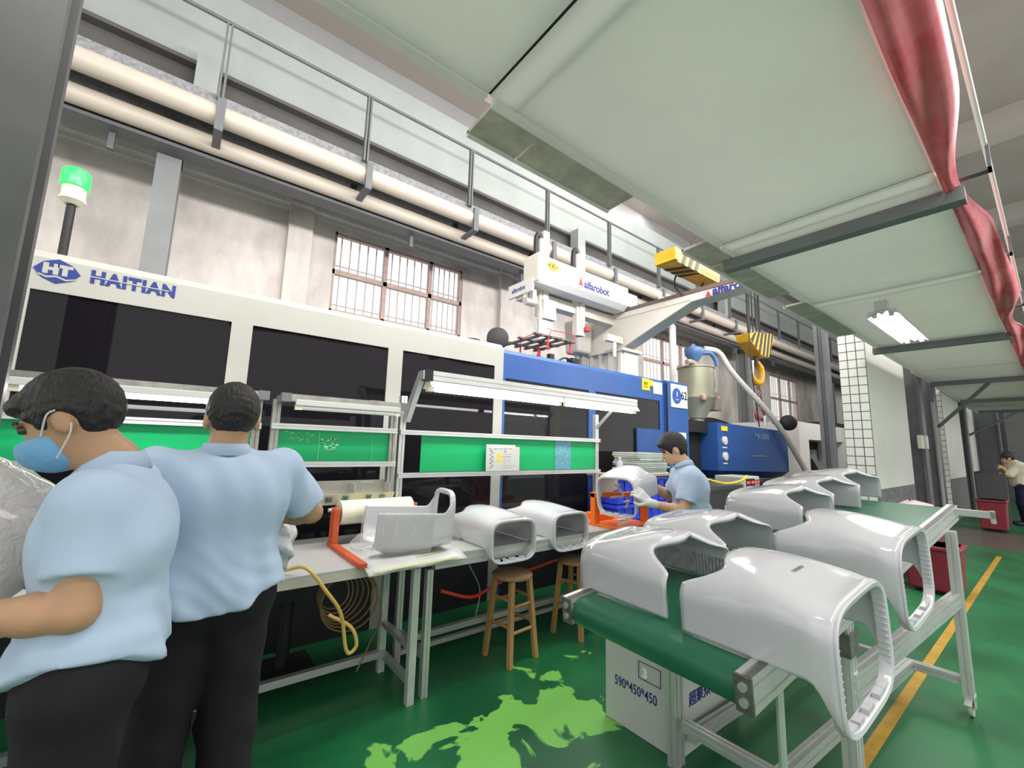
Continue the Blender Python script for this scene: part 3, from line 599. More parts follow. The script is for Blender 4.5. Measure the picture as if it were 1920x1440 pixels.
def yz(x, top):
    pts = [(9.62, 4.02), (10.0, 4.12), (10.95, 4.25), (11.0, 4.12)] if top else [(9.62, 4.02), (9.72, 3.86), (10.28, 3.60), (10.62, 3.62), (11.0, 4.12)]
    for (xa, za), (xb, zb) in zip(pts, pts[1:]):
        if xa <= x <= xb: return za+(zb-za)*(x-xa)/(xb-xa)
    return pts[-1][1]
for k in range(6):
    x0 = 9.70+.19*k; xt = min(x0+.20, 10.93); xt2 = min(x0+.30, 10.95)
    b.prism([(x0, 3.972, yz(x0, 0)+.012), (x0+.09, 3.972, yz(x0+.09, 0)+.012), (xt2, 3.972, yz(xt2, 1)-.012), (xt, 3.972, yz(xt, 1)-.012)], (0, .005, 0))
b.build('block_stripes', M_black, hk)
B().cyl((10.28, 4.13, 3.62), (10.28, 4.13, 3.42), .05).build('shank', M_black, hk)
arc = [V(10.28, 4.13, 3.48)]+[V(10.3+.24*math.cos(t), 4.13, 3.24+.24*math.sin(t)) for t in np.linspace(pi*.42, -pi*.98, 22)]
B().tube(arc, [.06]*4+[.075]*14+[.06, .05, .04, .03, .02], 10).build('hook', M_haz, hk, smooth=True)
B().tube([(10.1, 4.13, 3.5), (10.06, 4.13, 3.2)], .03, 6).build('latch', mat('latch_pinkish', (.65, .5, .45), .5), hk)
def link(b, p, q, flip):
    p, q = Vector(p), Vector(q); t = (q-p).normalized(); s_ = t.orthogonal().normalized(); s_ = s_ if not flip else t.cross(s_)
    L = (q-p).length*.72; c = (p+q)/2; r_ = .028
    pts = [c+t*(L/2*math.sin(a))*1.25+s_*(r_*math.cos(a)) for a in np.linspace(0, 2*pi, 11)]
    b.tube(pts, .011, 5, caps=False)
def chain(pts, m, parent, name='chain', step=.085):
    b = B(); P = bez(pts, 40); acc = 0; last = P[0]; k = 0
    for q in P[1:]:
        if (q-last).length >= step: link(b, last, q, k % 2); last = q; k += 1
    o = b.build(name, m, parent, smooth=True); return o
M_chain = mat('sling_chain', (.20, .14, .13), .45, metal=.4)
chain([(10.24, 4.13, 3.1), (10.2, 4.1, 2.75), (10.2, 4.1, 2.42)], M_chain, hk, 'sling_chain'); chain([(10.3, 4.13, 3.1), (10.36, 4.1, 2.75), (10.34, 4.1, 2.42)], M_chain, hk, 'sling_chain')
for xx in (10.16, 10.38):
    B().tube([V(xx, 4.1, 2.42)]+[V(xx+.11*math.cos(t)*(1 if xx > 10.2 else -1), 4.1, 2.28+.11*math.sin(t)) for t in np.linspace(pi*.5, -pi*.8, 14)], .032, 8).build('sling_hook', mat('maroon_hook', (.35, .06, .07), .45), hk, smooth=True)
B().cyl((10.24, 4.0, 2.25), (10.24, 4.0, 2.02), .035, 8).build('shackle', M_alu, hk)
for k, xx in enumerate((9.75, 9.95, 10.2, 10.5, 10.75, 10.9)):
    B().tube([(xx, 4.05+.04*k, 4.05), (xx, 4.05+.04*k, 7.8)], .016, 5).build('hoist_chain', M_black, hk)

# ---- far equipment
fm = thing('white_machine', 'white machine with a dark service opening far behind the blue injection unit', 'machine', (13.5, 3.9, 0))
b = B(); b.box((11.3, 3.7, 1.78), (17, 5.2, 2.18)).box((11.3, 3.7, 0), (11.9, 5.2, 1.78)).box((14.5, 3.7, 0), (17, 5.2, 1.78)).build('white_casing', mat('far_white', (.72, .70, .66), .5), fm)
B().box((11.9, 4.3, .5), (14.5, 4.35, 1.78)).build('dark_opening', M_black, fm)
B().box((12.1, 4.0, 1.3), (13.4, 4.2, 1.55)).cbox((13.2, 4.0, 1.15), (.9, .15, .2), Matrix.Rotation(.6, 3, 'Y')).build('inner_tooling', M_steel, fm)
B().box((13.5, 3.75, 2.18), (16, 4.8, 2.3)).build('top_tray', M_dark, fm)
cm = thing('convex_mirror', 'round black convex mirror in front of the white machine', 'mirror', (10.15, 3.5, 2.08))
B().lathe((10.15, 3.5, 2.08), [(0, .08), (.10, .07), (.15, .04), (.165, 0), (.165, -.03), (0, -.04)], 24, (-.75, -.65, 0)).build('mirror_bowl', M_black, cm, smooth=True)
B().tube([(10.2, 3.55, 2.05), (10.4, 3.9, 2.1)], .02, 6).build('bracket', M_black, cm)
tc = thing('temperature_controller', 'grey cabinet with a red lit digital display behind the man in gloves', 'controller', (6.9, 3.0, 0))
B().box((6.62, 2.95, 0), (7.2, 3.35, 1.08)).build('cabinet', mat('controller_grey', (.42, .42, .38), .5), tc, bevel=.012)
B().box((6.66, 2.92, .83), (7.16, 2.96, 1.08)).build('display_bezel', M_fixture, tc, bevel=.01)
B().box((6.70, 2.912, .88), (6.98, 2.922, 1.05)).build('display_window', M_black, tc)
dg = mat('red_digits', (1, .05, .03), .4, emit=3)
text('88.8', .055, (6.715, 2.909, .98), (1, 0, 0), (0, 0, 1), dg, tc); text('888', .055, (6.86, 2.909, .98), (1, 0, 0), (0, 0, 1), dg, tc); text('88.8', .05, (6.72, 2.909, .91), (1, 0, 0), (0, 0, 1), dg, tc)
b = B()
for i in range(2):
    for j in range(4): b.box((7.02+.06*i, 2.912, .87+.045*j), (7.055+.06*i, 2.922, .90+.045*j))
b.build('keypad', M_red, tc)
tag(B().box((7.3, 3.0, 0), (8.6, 3.4, .98)).box((7.6, 2.99, .98), (7.95, 3.02, 1.03)).build('tool_cabinet', M_dark, bevel=.01), 'low dark cabinet with a top handle right of the temperature controller', 'cabinet')
dk = thing('dark_bin', 'dark grey storage box on the floor behind the man in gloves', 'box', (5.9, 2.95, 0))
B().box((5.4, 2.9, .0), (6.5, 3.3, .95)).build('body', mat('bin_charcoal', (.035, .036, .04), .45), dk, bevel=.015); B().box((5.38, 2.88, .93), (6.52, 3.32, .98)).build('lid', mat('bin_lid', (.06, .06, .06), .5), dk); B().box((5.98, 2.893, .62), (6.1, 2.899, .72)).build('label', M_paper, dk)
tag(B().tube(bez([(5.3, 2.9, 1.12), (5.9, 2.85, 1.02), (6.4, 2.86, 1.04), (6.7, 2.9, 1.10)]), .014, 6).build('yellow_hose', M_yellow), 'yellow hose lying over the dark storage box', 'hose')
tag(B().box((9.0, 2.9, 0), (12.5, 3.4, .92)).build('low_bench', mat('far_bench_grey', (.35, .35, .34), .6)), 'low grey bench below the white machine at the far end', 'bench')
# ================================================================ WORK BENCHES
ZT = .78
M_top = mat('bench_top_grey', (.46, .47, .46), .35, var=.15, vscale=3)
M_topb = mat('bench_top_board', (.55, .54, .47), .45, var=.2, vscale=5)
M_legg = mat('leg_green_white', (.52, .60, .54), .4, var=.3, vscale=5)
bn1 = thing('work_bench', 'left work bench with a grey top and steel tube frame where two men pack parts', 'bench', (.2, 2.8, 0))
B().box((-1.6, 2.38, ZT-.012), (1.30, 3.22, ZT)).build('table_top', M_top, bn1)
B().box((-1.6, 2.38, ZT-.055), (1.30, 3.22, ZT-.012)).build('top_edge', M_topb, bn1)
B().box((1.168, 2.37, 0), (1.21, 2.41, ZT-.055)).build('leg', M_legg, bn1); B().box((1.168, 2.80, 0), (1.21, 2.84, ZT-.055)).build('leg', M_legg, bn1)
B().box((-1.5, 2.80, 0), (-1.46, 2.84, ZT-.055)).build('leg', M_legg, bn1); B().box((-1.5, 2.37, 0), (-1.46, 2.41, ZT-.055)).build('leg', M_legg, bn1)
B().box((-1.5, 2.79, .09), (1.2, 2.83, .13)).box((1.17, 2.4, .28), (1.205, 2.82, .31)).box((1.17, 2.4, .10), (1.205, 2.82, .135)).build('lower_frame', M_alu, bn1)
bn2 = thing('work_bench', 'right work bench with an aluminium profile frame carrying two white covers and the orange jig', 'bench', (2.3, 2.8, 0))
B().box((1.31, 2.38, ZT-.012), (3.42, 3.22, ZT)).build('table_top', M_top, bn2)
B().box((1.31, 2.385, ZT-.03), (3.42, 3.22, ZT-.012)).build('top_edge', M_topb, bn2)
B().bar((1.31, 2.40, ZT-.055), (3.42, 2.40, ZT-.055), .04, .05, slots=1).build('front_rail', M_alu, bn2)
for x, y in ((1.285, 2.41), (1.285, 2.80), (3.36, 2.41), (3.36, 2.80)):
    B().bar((x, y, 0), (x, y, ZT-.08), .04, .04, up=(0, 1, 0)).build('leg', M_alu, bn2)
B().bar((1.3, 2.80, .16), (3.36, 2.80, .16), .04, .04).build('lower_rail', M_alu, bn2); B().bar((1.285, 2.43, .22), (1.285, 2.78, .22), .04, .04).build('lower_rail', M_alu, bn2)
B().bar((1.3, 2.80, .09), (3.36, 2.80, .09), .03, .03).build('lower_rail', M_alu, bn2)

def shelf(name, lab, x0, x1, ztop, beam_y, parts, rails, pm):
    t = thing(name, lab, 'shelf rack', (x0, 3.05, ZT))
    for x in (x0, x1):
        B().bar((x, 3.08, ZT), (x, 3.08, ztop), .045, .045, up=(0, 1, 0)).build('post', pm, t)
    for z in rails:
        B().bar((x0-.025, 3.045, z), (x1+.025, 3.045, z), .03, .035).build('shelf_rail', M_alu, t)
    return t
M_rawsteel = mat('raw_steel_tube', (.45, .44, .41), .4, metal=.55, var=.35, vscale=14)
s1 = shelf('shelf_rack', 'steel rack with a lit tube behind the two men, leftmost of the three racks', -1.1, .385, 1.70, 2.9, None, (1.525, 1.295), M_rawsteel)
s2 = shelf('shelf_rack', 'middle steel rack with an unlit tube lamp and a green back board', .49, 1.27, 1.70, 2.9, None, (1.53, 1.29), M_rawsteel)
s3 = shelf('shelf_rack', 'right aluminium rack with a wide green board and two lit tubes', 1.345, 3.555, 1.80, 2.8, None, (1.525, 1.205), M_alu)
def topbeam(t, x0, x1, z=1.70):
    B().box((x0, 2.88, z-.02), (x1, 2.92, z+.025)).build('top_beam', M_rawsteel, t)
    for x in (x0, x1):
        B().box((x-.025, 2.875, z-.024), (x+.03, 2.93, z+.029)).box((x-.02, 2.92, z-.02), (x+.022, 3.1, z+.022)).build('corner_joint', M_steel, t)
topbeam(s1, -1.1, .385); topbeam(s2, .505, 1.27)
def lamp1(t, x0, x1, y, z, lit, lab):
    l = thing('tube_lamp', lab, 'lamp', ((x0+x1)/2, y, z))
    B().box((x0, y-.022, z+.012), (x1, y+.022, z+.05)).build('batten', M_fixture, l, bevel=.004)
    B().cyl((x0+.04, y, z), (x1-.04, y, z), .014, 12).build('tube', M_tube if lit else M_tubeoff, l, smooth=True)
    for xx in (x0+.02, x1-.02): B().cbox((xx, y, z+.005), (.04, .03, .04)).build('tube_socket', M_socket, l)
    return l
lamp1(s1, -.62, .30, 2.9, 1.645, True, 'lit tube lamp under the leftmost rack between the two men')
lamp1(s2, .56, 1.245, 2.9, 1.645, False, 'unlit tube lamp under the top beam of the middle rack')
# long hooded lamp of the right rack
for x, lab in ((1.365, 0), (3.545, 1)):
    B().prism([(x-.02, 3.09, 1.62), (x-.02, 2.84, 1.965), (x-.02, 2.76, 1.965), (x-.02, 2.76, 1.90), (x-.02, 2.82, 1.90), (x-.02, 3.02, 1.60)] if x < 2 else [(x-.01, 3.08, 1.66), (x-.01, 2.84, 1.86), (x-.01, 2.84, 1.83), (x-.01, 3.08, 1.62)], (.04, 0, 0) if x < 2 else (.02, 0, 0)).build('lamp_arm', M_alu, s3)
B().bar((1.40, 2.78, 1.935), (3.86, 2.78, 1.935), .04, .07, slots=1).build('lamp_beam', M_alu, s3); B().box((1.355, 2.755, 1.895), (1.42, 2.81, 1.975)).build('corner_joint', M_black, s3)
for k, (a, c, y, lab) in enumerate(((1.40, 2.76, 2.80, 'lit hooded tube lamp on the right rack, nearer of the end to end pair'), (2.74, 3.86, 2.80, 'lit hooded tube lamp on the right rack, farther of the end to end pair'))):
    l = thing('hooded_lamp', lab, 'lamp', ((a+c)/2, y, 1.85))
    B().prism([(a, y-.03, 1.905), (a, y+.03, 1.905), (a, y+.07, 1.845), (a, y+.062, 1.842), (a, y+.02, 1.885), (a, y-.02, 1.885), (a, y-.062, 1.842), (a, y-.07, 1.845)], (c-a, 0, 0)).build('hood', M_fixture, l)
    B().cyl((a+.05, y, 1.838), (c-.05, y, 1.838), .016, 12).build('tube', M_tube, l, smooth=True)
    for xx in (a+.025, c-.025): B().cbox((xx, y, 1.845), (.05, .05, .05)).build('tube_socket', M_socket, l)
# green back boards
def gboard(x0, x1, z0, z1, lab, y=3.075, film=None):
    t = thing('green_board', lab, 'board', (x0, y, z0))
    B().box((x0, y, z0), (x1, y+.006, z1)).build('board_sheet', M_board, t)
    if film:
        B().box((film[0], y-.003, z0+.002), (film[1], y-.001, z1-.002)).build('blue_film_strip', mat('blue_film', (.14, .42, .52), .3, var=.35, vscale=30), t)
    return t
gb1 = gboard(-.9, .365, 1.31, 1.515, 'green back board on the leftmost rack behind the two men', film=(.17, .30))
gb2 = gboard(.515, 1.25, 1.305, 1.515, 'green back board with tape scraps on the middle rack')
B().box((.76, 3.0715, 1.31), (.763, 3.0745, 1.51)).box((1.12, 3.0715, 1.31), (1.122, 3.0745, 1.51)).build('seam_tape', mat('tape_edge', (.25, .70, .38), .3), gb2)
b = B(); rr = random.Random(3)
for k in range(34):
    x, z = .77+rr.random()*.11, 1.38+rr.random()*.08; b.box((x, 3.071, z), (x+.004+rr.random()*.022, 3.0745, z+.002+rr.random()*.007))
for k in range(24):
    x, z = .55+rr.random()*.17, 1.43+rr.random()*.07; b.box((x, 3.071, z), (x+.003+rr.random()*.02, 3.0745, z+.0015+rr.random()*.003))
b.build('tape_scraps', mat('tape_scrap', (.38, .75, .48), .25), gb2)['kind'] = 'stuff'
gb3 = gboard(1.513, 3.53, 1.225, 1.512, 'wide green board on the right rack with a pinned instruction sheet', film=(2.95, 3.17))
ins = thing('instruction_sheet', 'white printed instruction sheet with yellow blocks hung on the wide green board', 'sheet', (2.3, 3.03, 1.22))
B().box((2.10, 3.028, 1.226), (2.465, 3.031, 1.435)).box((2.10, 3.033, 1.26), (2.42, 3.036, 1.452)).build('paper', M_paper, ins)
b = B(); b2 = B(); rr = random.Random(5)
for k in range(9):
    x = 2.135+.018*(k % 2); z = 1.25+.018*k; b.box((x, 3.0265, z), (x+.016+.01*rr.random(), 3.0275, z+.010))
for k in range(5): b.box((2.12+.055*k, 3.0265, 1.415), (2.12+.055*k+.035, 3.0275, 1.419))
for k in range(7): b.box((2.28, 3.0265, 1.25+.02*k), (2.30+.13*rr.random(), 3.0275, 1.252+.02*k))
b.box((2.29, 3.0265, 1.385), (2.31, 3.0275, 1.40)); b.build('printed_figures', mat('print_grey', (.25, .25, .28), .7), ins)
for z in (1.305, 1.345): b2.box((2.205, 3.0265, z), (2.275, 3.0275, z+.022))
b2.build('yellow_blocks', M_yellow, ins)

# label box with two compartments
lb = thing('label_box', 'open grey sheet metal box with two compartments and handwritten front, under the middle rack', 'box', (1.0, 3.0, 1.0))
B().box((.60, 3.10, 1.03), (1.245, 3.105, 1.175)).box((.60, 2.98, 1.03), (.605, 3.10, 1.16)).box((1.24, 2.98, 1.03), (1.245, 3.10, 1.16)).box((.60, 2.98, 1.03), (1.245, 3.10, 1.035)).box((.995, 2.98, 1.03), (1.0, 3.10, 1.16)).build('box_shell', mat('box_galv', (.48, .47, .42), .5, var=.15, vscale=8), lb)
B().prism([(.58, 2.955, 1.10), (1.27, 2.955, 1.10), (1.262, 2.985, 1.03), (.59, 2.985, 1.03)], (0, .005, 0)).build('front_flap', mat('flap_cream', (.58, .55, .38), .6), lb)
text('标', .05, (.80, 2.968, 1.047), (1, 0, 0), (0, -.39, .92), M_teal, lb, bold=.001); text('签', .05, (.905, 2.968, 1.047), (1, 0, 0), (0, -.39, .92), M_teal, lb, bold=.001)
text('其', .05, (1.06, 2.968, 1.047), (1, 0, 0), (0, -.39, .92), M_teal, lb, bold=.001); text('它', .05, (1.155, 2.968, 1.047), (1, 0, 0), (0, -.39, .92), M_teal, lb, bold=.001)
B().box((.69, 3.097, 1.15), (.76, 3.1, 1.166)).box((1.07, 3.097, 1.152), (1.16, 3.1, 1.17)).build('paper_label', M_paper, lb)
B().box((.62, 3.105, ZT), (.66, 3.14, 1.1)).box((1.18, 3.105, ZT), (1.22, 3.14, 1.1)).build('bracket', M_rawsteel, lb)
# film roll on its orange stand
rs = thing('film_roll_stand', 'orange stand holding a wide roll of clear film on the left bench', 'stand', (1.1, 2.95, ZT))
B().box((.84, 2.86, ZT), (.875, 2.95, 1.02)).box((1.40, 2.92, ZT), (1.43, 2.97, 1.02)).build('upright', M_orange2, rs, bevel=.004)
B().box((.835, 2.33, ZT+.001), (.875, 2.95, ZT+.028)).build('foot_bar', M_orange2, rs)
B().cyl((.82, 2.93, 1.005), (1.44, 2.95, 1.005), .012, 10).build('spindle', M_alu, rs)
fr = tag(B().lathe((.885, 2.935, .985), [(.02, 0), (.078, .001), (.078, .50), (.02, .501)], 28, (1, .03, 0)).build('film_roll', mat('film_cream', (.74, .72, .58), .18, coat=.5, var=.08, vscale=12, stretch=(.2, 6, 6)), smooth=True), 'wide roll of creamy clear packing film on the orange stand', 'film roll')
B().cyl((1.385, 2.95, .985), (1.42, 2.951, .985), .035, 14).build('cardboard_core', mat('core_pink', (.72, .48, .40), .7), fr)
# foam sheet on bench corner
fo = B(); n = 10; rows = []
for i in range(n+1):
    u_ = i/n; p0, p1 = V(.895, 2.97, ZT+.003), V(.858, 2.25, ZT+.004); q0, q1 = V(1.56, 2.9, ZT+.003), V(1.48, 2.30, ZT+.004)
    rows.append([(p0.lerp(p1, u_)).lerp(q0.lerp(q1, u_), j/8)+V(0, 0, -.02*smooth01((u_-.85)/.15)+.004*math.sin(j*1.7+i)) for j in range(9)])
fo.loft(rows, caps=False, closed=False)
tag(fo.build('foam_sheet', mat('foam_grey', (.62, .63, .62), .35, var=.12, vscale=7), smooth=True, solid=.006, angle=180), 'grey foam sheet taped over the corner of the left bench', 'sheet')
tag(B().cbox((1.14, 2.26, ZT+.004), (.52, .035, .003), Matrix.Rotation(.06, 3, 'Z')).cbox((1.30, 2.42, ZT+.008), (.24, .02, .003), Matrix.Rotation(.25, 3, 'Z')).build('tape_strip', mat('packing_tape', (.60, .62, .35), .25)), 'yellowish packing tape stuck on the grey foam sheet', 'tape')
tag(B().tube([(1.52, 2.74, ZT+.012), (1.70, 2.62, ZT+.012)], .006, 6).build('scraper', M_steel), 'thin grey scraper lying on the right bench near the first white cover', 'scraper')

# ================================================================ WHITE COVERS
def make_cover(W, L, H, hs, drop, ringw=.020, thick=.005, name='white_cover'):
    """arched cover; local: x across, y 0 rear .. -L front ring, z up from the bottom edge"""
    nt, nu = 68, 30; rows = []
    cz, hh, ww = (H*.81-drop)/2, (H*.81+drop)/2, W*.965/2
    def ringpt(t):
        e = .48; c, s_ = math.cos(t), math.sin(t)
        return V(ww*abs(c)**e*(1 if c > 0 else -1), 0, cz+hh*abs(s_)**e*(1 if s_ > 0 else -1))
    def cross(s, u):
        e = .92-.42*smooth01((u-.25)/.6); sw = .70; a_ = abs(s); sg = 1 if s > 0 else -1
        Hh = H*(1-.20*smooth01((u-.35)/.65))*(.93+.07*smooth01(u/.3)); zw = min(.42*H, .5*Hh)
        if a_ > sw: return W/2*sg, zw*(1-a_)/(1-sw)
        a = pi/2*(1-a_/sw)
        return W/2*math.cos(a)**e*sg, zw+(Hh-zw)*math.sin(a)**(.95 if e > .8 else e+.12)
    phi = math.radians(30)
    for j in range(nt+1):
        s = -1+2*j/nt; row = []
        zr = cross(s, 0)[1]/H; q = hs/H
        cut = .27*smooth01((zr-q+.05)/.22)**.8-.16*smooth01((zr-q-.14)/(1-q-.14))
        tr = pi/2-s*(pi/2+phi); rp = ringpt(tr)
        for i in range(nu+1):
            u = cut+(1-cut)*(i/nu)**.9
            x, z = cross(s, u)
            wb = smooth01((u-.84)/.16)**1.5
            row.append(V(x*(1-wb)+rp.x*wb, -L*u, z*(1-wb)+rp.z*wb))
        rows.append(row)
    lip = []
    for j in range(nt+1):
        p = rows[j][0]; q2 = rows[j][1]; cc = V(0, p.y, H*.35); d = (cc-p).normalized()
        k_ = smooth01((p.z-hs*.9)/.03)
        lip.append([p, p+d*.022*k_+V(0, -.002, 0)])
    sb = B(); sb.loft(rows, caps=False, closed=False); sb.loft(lip, caps=False, closed=False)
    ringb = B(); n = 72; path = [ringpt(2*pi*k/n) for k in range(n)]
    rings = []
    for k, p in enumerate(path):
        tg = (path[(k+1) % n]-path[k-1]).normalized(); d = V(-tg.z, 0, tg.x)
        if d.dot(V(-p.x, 0, cz-p.z)) < 0: d = -d
        rings.append([p+V(0, -L+.012, 0), p+V(0, -L-.006, 0), p+V(0, -L-.010, 0)+d*.004, p+V(0, -L-.008, 0)+d*ringw*.8, p+V(0, -L, 0)+d*ringw, p+V(0, -L+.022, 0)+d*(ringw+.002), p+V(0, -L+.022, 0)+d*.006])
    m = len(rings[0]); vs = [q for r_ in rings for q in r_]; fs = []
    for k in range(n):
        for i in range(m): fs.append((k*m+i, k*m+(i+1) % m, ((k+1) % n)*m+(i+1) % m, ((k+1) % n)*m+i))
    ringb.add(vs, fs)
    lug = B()
    for t in (-.62, -.45, .40, .62, -.05): lug.cbox((ww*t, -L+.004, cz-hh+.026), (.05, .018, .016))
    for k in range(11):
        z = cz-hh*.55+hh*1.1*k/10; lug.cbox((ww-.016, -L+.006, z), (.020, .026, .003)); lug.cbox((-ww+.016, -L+.006, z), (.020, .026, .003))
    return sb, ringb, lug, thick
cov_cache = {}
def place_cover(mx, lab, group='white plastic covers', key='belt', dims=None, name='white_cover'):
    t = thing(name, lab, 'plastic cover', mx.to_translation(), group)
    sb, rg, lg, th = make_cover(*dims)
    for b_, nm, so, sm in ((sb, 'cover_shell', th, True), (rg, 'front_ring', 0, True), (lg, 'ring_lugs', 0, False)):
        b_.v = [mx @ v for v in b_.v]; o_ = b_.build(nm, M_white, t, smooth=sm, solid=so, angle=35)
        if nm == 'ring_lugs': o_['kind'] = 'stuff'
    return t
# conveyor frame of reference
CA, CC = V(1.264, .564, .85), V(4.0, .455, 1.137)
ex = (CC-CA).normalized(); ey = V(-ex.y, ex.x, 0).normalized(); ez = ex.cross(ey)
TC = Matrix(((ex.x, ey.x, ez.x, CA.x), (ex.y, ey.y, ez.y, CA.y), (ex.z, ey.z, ez.z, CA.z), (0, 0, 0, 1)))
LC, WC = 2.76, .725
BD = (.445, .42, .225, .155, .155)
RZ = Matrix.Rotation(pi, 4, 'Z')
def belt_cover(x, y, front, lab, dims=BD, rot=0):
    m = TC @ Matrix.Translation((x, y, .006)) @ (Matrix.Rotation(rot, 4, 'Z') if front else RZ @ Matrix.Rotation(rot, 4, 'Z'))
    return place_cover(m, lab, dims=dims)
nc = belt_cover(.325, .262, True, 'nearest white cover on the conveyor, its ring hanging over the right side')
belt_cover(1.10, .30, True, 'second white cover on the right side of the conveyor, ring hanging over the rail')
belt_cover(.355, .335, False, 'white cover at the near left corner of the conveyor belt')
belt_cover(.80, .36, False, 'second white cover in the left row of the conveyor')
belt_cover(1.70, .40, False, 'third white cover in the left row, after the gap in the row')
belt_cover(2.17, .40, False, 'fourth white cover in the left row of the conveyor')
belt_cover(2.58, .38, False, 'farthest white cover in the left row at the end of the belt')
text('TVMAIN', .017, TC @ V(.285, -.02, .2135), ex, ey*.98+ez*.16, mat('grey_stamp', (.22, .22, .25), .5), nc, ext=.0006, space=1.15)
TD = (.40, .58, .215, .135, .105)
place_cover(Matrix.Translation((1.86, 2.90, ZT+.003)), 'white cover on the right bench with its ring over the first stool', dims=TD)
place_cover(Matrix.Translation((2.42, 2.93, ZT+.003)) @ Matrix.Rotation(.03, 4, 'Z'), 'white cover on the right bench beside the orange jig', dims=TD)
# film wrapped cover lying upside down on the left bench
wm = Matrix.Translation((.985, 2.62, ZT+.262)) @ Matrix.Rotation(math.radians(82), 4, 'Z') @ Matrix.Rotation(math.radians(3), 4, 'X') @ Matrix.Rotation(pi, 4, 'Y')
wc = place_cover(wm, 'white cover wrapped in clear film lying upside down on the left bench', dims=(.34, .47, .255, .215, .135))
flm = glassy('clear_film', (.85, .85, .88), .22, .06)
b = B(); rows = []; rr = random.Random(11)
for i in range(15):
    row = []
    for j in range(13):
        s = -1+2*j/12; a = pi/2*(1-abs(s))
        x = .178*math.cos(a)**.5*(1 if s > 0 else -1); z = .262*math.sin(a)**.5 if abs(s) < .999 else 0
        row.append(wm @ V(x+.006*rr.uniform(-1, 1), .012-.36*i/14, z-.0+.006*rr.uniform(-1, 1)+.002))
    rows.append(row)
b.loft(rows, caps=False, closed=False); b.build('film_wrap', flm, wc, smooth=True, angle=180)
b = B(); rows = []
for i in range(9):
    rows.append([V(.93+.016*i+.005*rr.uniform(-1, 1), 2.45+.36*j/8, ZT+.02+.010*i+.018*math.sin(j*.8+i*.5)+.004*rr.uniform(-1, 1)+.012) for j in range(9)])
b.loft(rows, caps=False, closed=False); b.build('film_tail', flm, wc, smooth=True, angle=180)

# ================================================================ CONVEYOR
cv = thing('belt_conveyor', 'green belt conveyor on aluminium profile legs with white covers on it', 'conveyor', (2.6, .9, 0))
NR = .052
def LX(b): b.xf = TC; return b
bl_ = B(TC); loop = []
for k in range(13): a = pi/2+pi*k/12; loop.append((.055+NR*math.cos(a), -.0-NR+NR*math.sin(a)))
for k in range(13): a = -pi/2+pi*k/12; loop.append((LC-.02-NR+NR*math.cos(a), -NR+NR*math.sin(a)))
bl_.prism([(x, .045, z) for x, z in loop], (0, WC-.09, 0)); bl_.build('belt', M_belt, cv, smooth=True, angle=30)
for y, nm in ((.02, 'side_rail'), (WC-.02, 'side_rail')):
    B(TC).bar((0, y, -.04), (LC, y, -.04), .045, .095, slots=2, groove=.009).build(nm, M_alu, cv)
    B(TC).box((0, y-.021, .0075), (LC, y-.004, .010)).build('rail_slot', M_aludark, cv)
    e = B(TC).box((-.006, y-.024, -.088), (.002, y+.024, .008)).build('end_plate', M_aluend, cv)
    B(TC).lathe((-.006, y, -.02), [(.012, 0), (.012, .006)], 12, (-1, 0, 0)).lathe((-.006, y, -.06), [(.012, 0), (.012, .006)], 12, (-1, 0, 0)).build('bolt', M_alu, e)
    B(TC).box((LC, y-.024, -.088), (LC+.01, y+.024, .008)).lathe((LC-.03, y-.05, -.03), [(.02, 0), (.02, .03)], 12, (0, -1, 0)).build('end_plate', M_alu, cv)
B(TC).box((LC-.05, -.17, -.045), (LC-.03, -.0, -.005)).box((LC-.05, -.17, -.075), (LC-.03, -.15, -.0)).build('tension_bracket', M_alu, cv)
def wz(x, y): 
    return CA.z+(x-CA.x)*ex.z/ex.x-.09
legs = [(2.0, .555), (2.0, 1.245), (3.70, .455), (3.70, 1.15)]
for k, (x, y) in enumerate(legs):
    l = B().bar((x, y, .12 if k > 1 else .0), (x, y, wz(x, y)), .075, .045, up=(0, 1, 0), slots=2).build('leg', M_alu, cv)
    B().box((x-.05, y-.03, wz(x, y)-.10), (x+.05, y+.03, wz(x, y)-.02)).build('leg_clamp', M_aluend, l) if k < 2 else None
    if k > 1:
        cw_ = B().lathe((x+.03, y+.012, .05), [(.02, 0), (.048, .003), (.05, .012), (.048, .021), (.02, .024)], 20, (0, -1, 0)).build('caster_wheel', mat('caster_cream', (.62, .60, .48), .5), cv, smooth=True)
        B().box((x-.03, y-.022, .055), (x+.04, y-.018, .13)).box((x-.03, y+.018, .055), (x+.04, y+.022, .13)).box((x-.035, y-.025, .11), (x+.045, y+.025, .125)).cbox((x-.06, y, .10), (.07, .03, .008), Matrix.Rotation(-.3, 3, 'Y')).build('caster_fork', M_alu, cw_)
for y, z in ((.50, .635), (1.2, .60)): B().bar((2.0, y if y > 1 else .55, z), (3.70, y if y > 1 else .46, z), .045, .075, slots=2).build('side_brace', M_alu, cv)
for z, x in ((.19, 3.70), (.19, 2.0), (.62, 2.02)): B().bar((x, .55 if x < 3 else .46, z), (x, 1.2, z), .045, .045).build('cross_brace', M_alu, cv)
B().bar((2.0, .80, .19), (3.70, .70, .19), .045, .06, slots=1).build('floor_rail', M_alu, cv); B().bar((2.05, 1.2, .12), (3.6, 1.13, .12), .045, .05).build('floor_rail', M_alu, cv)
B().cyl((1.53, .60, 0), (1.53, .60, .80), .012, 8).build('prop_rod', M_alu, cv)
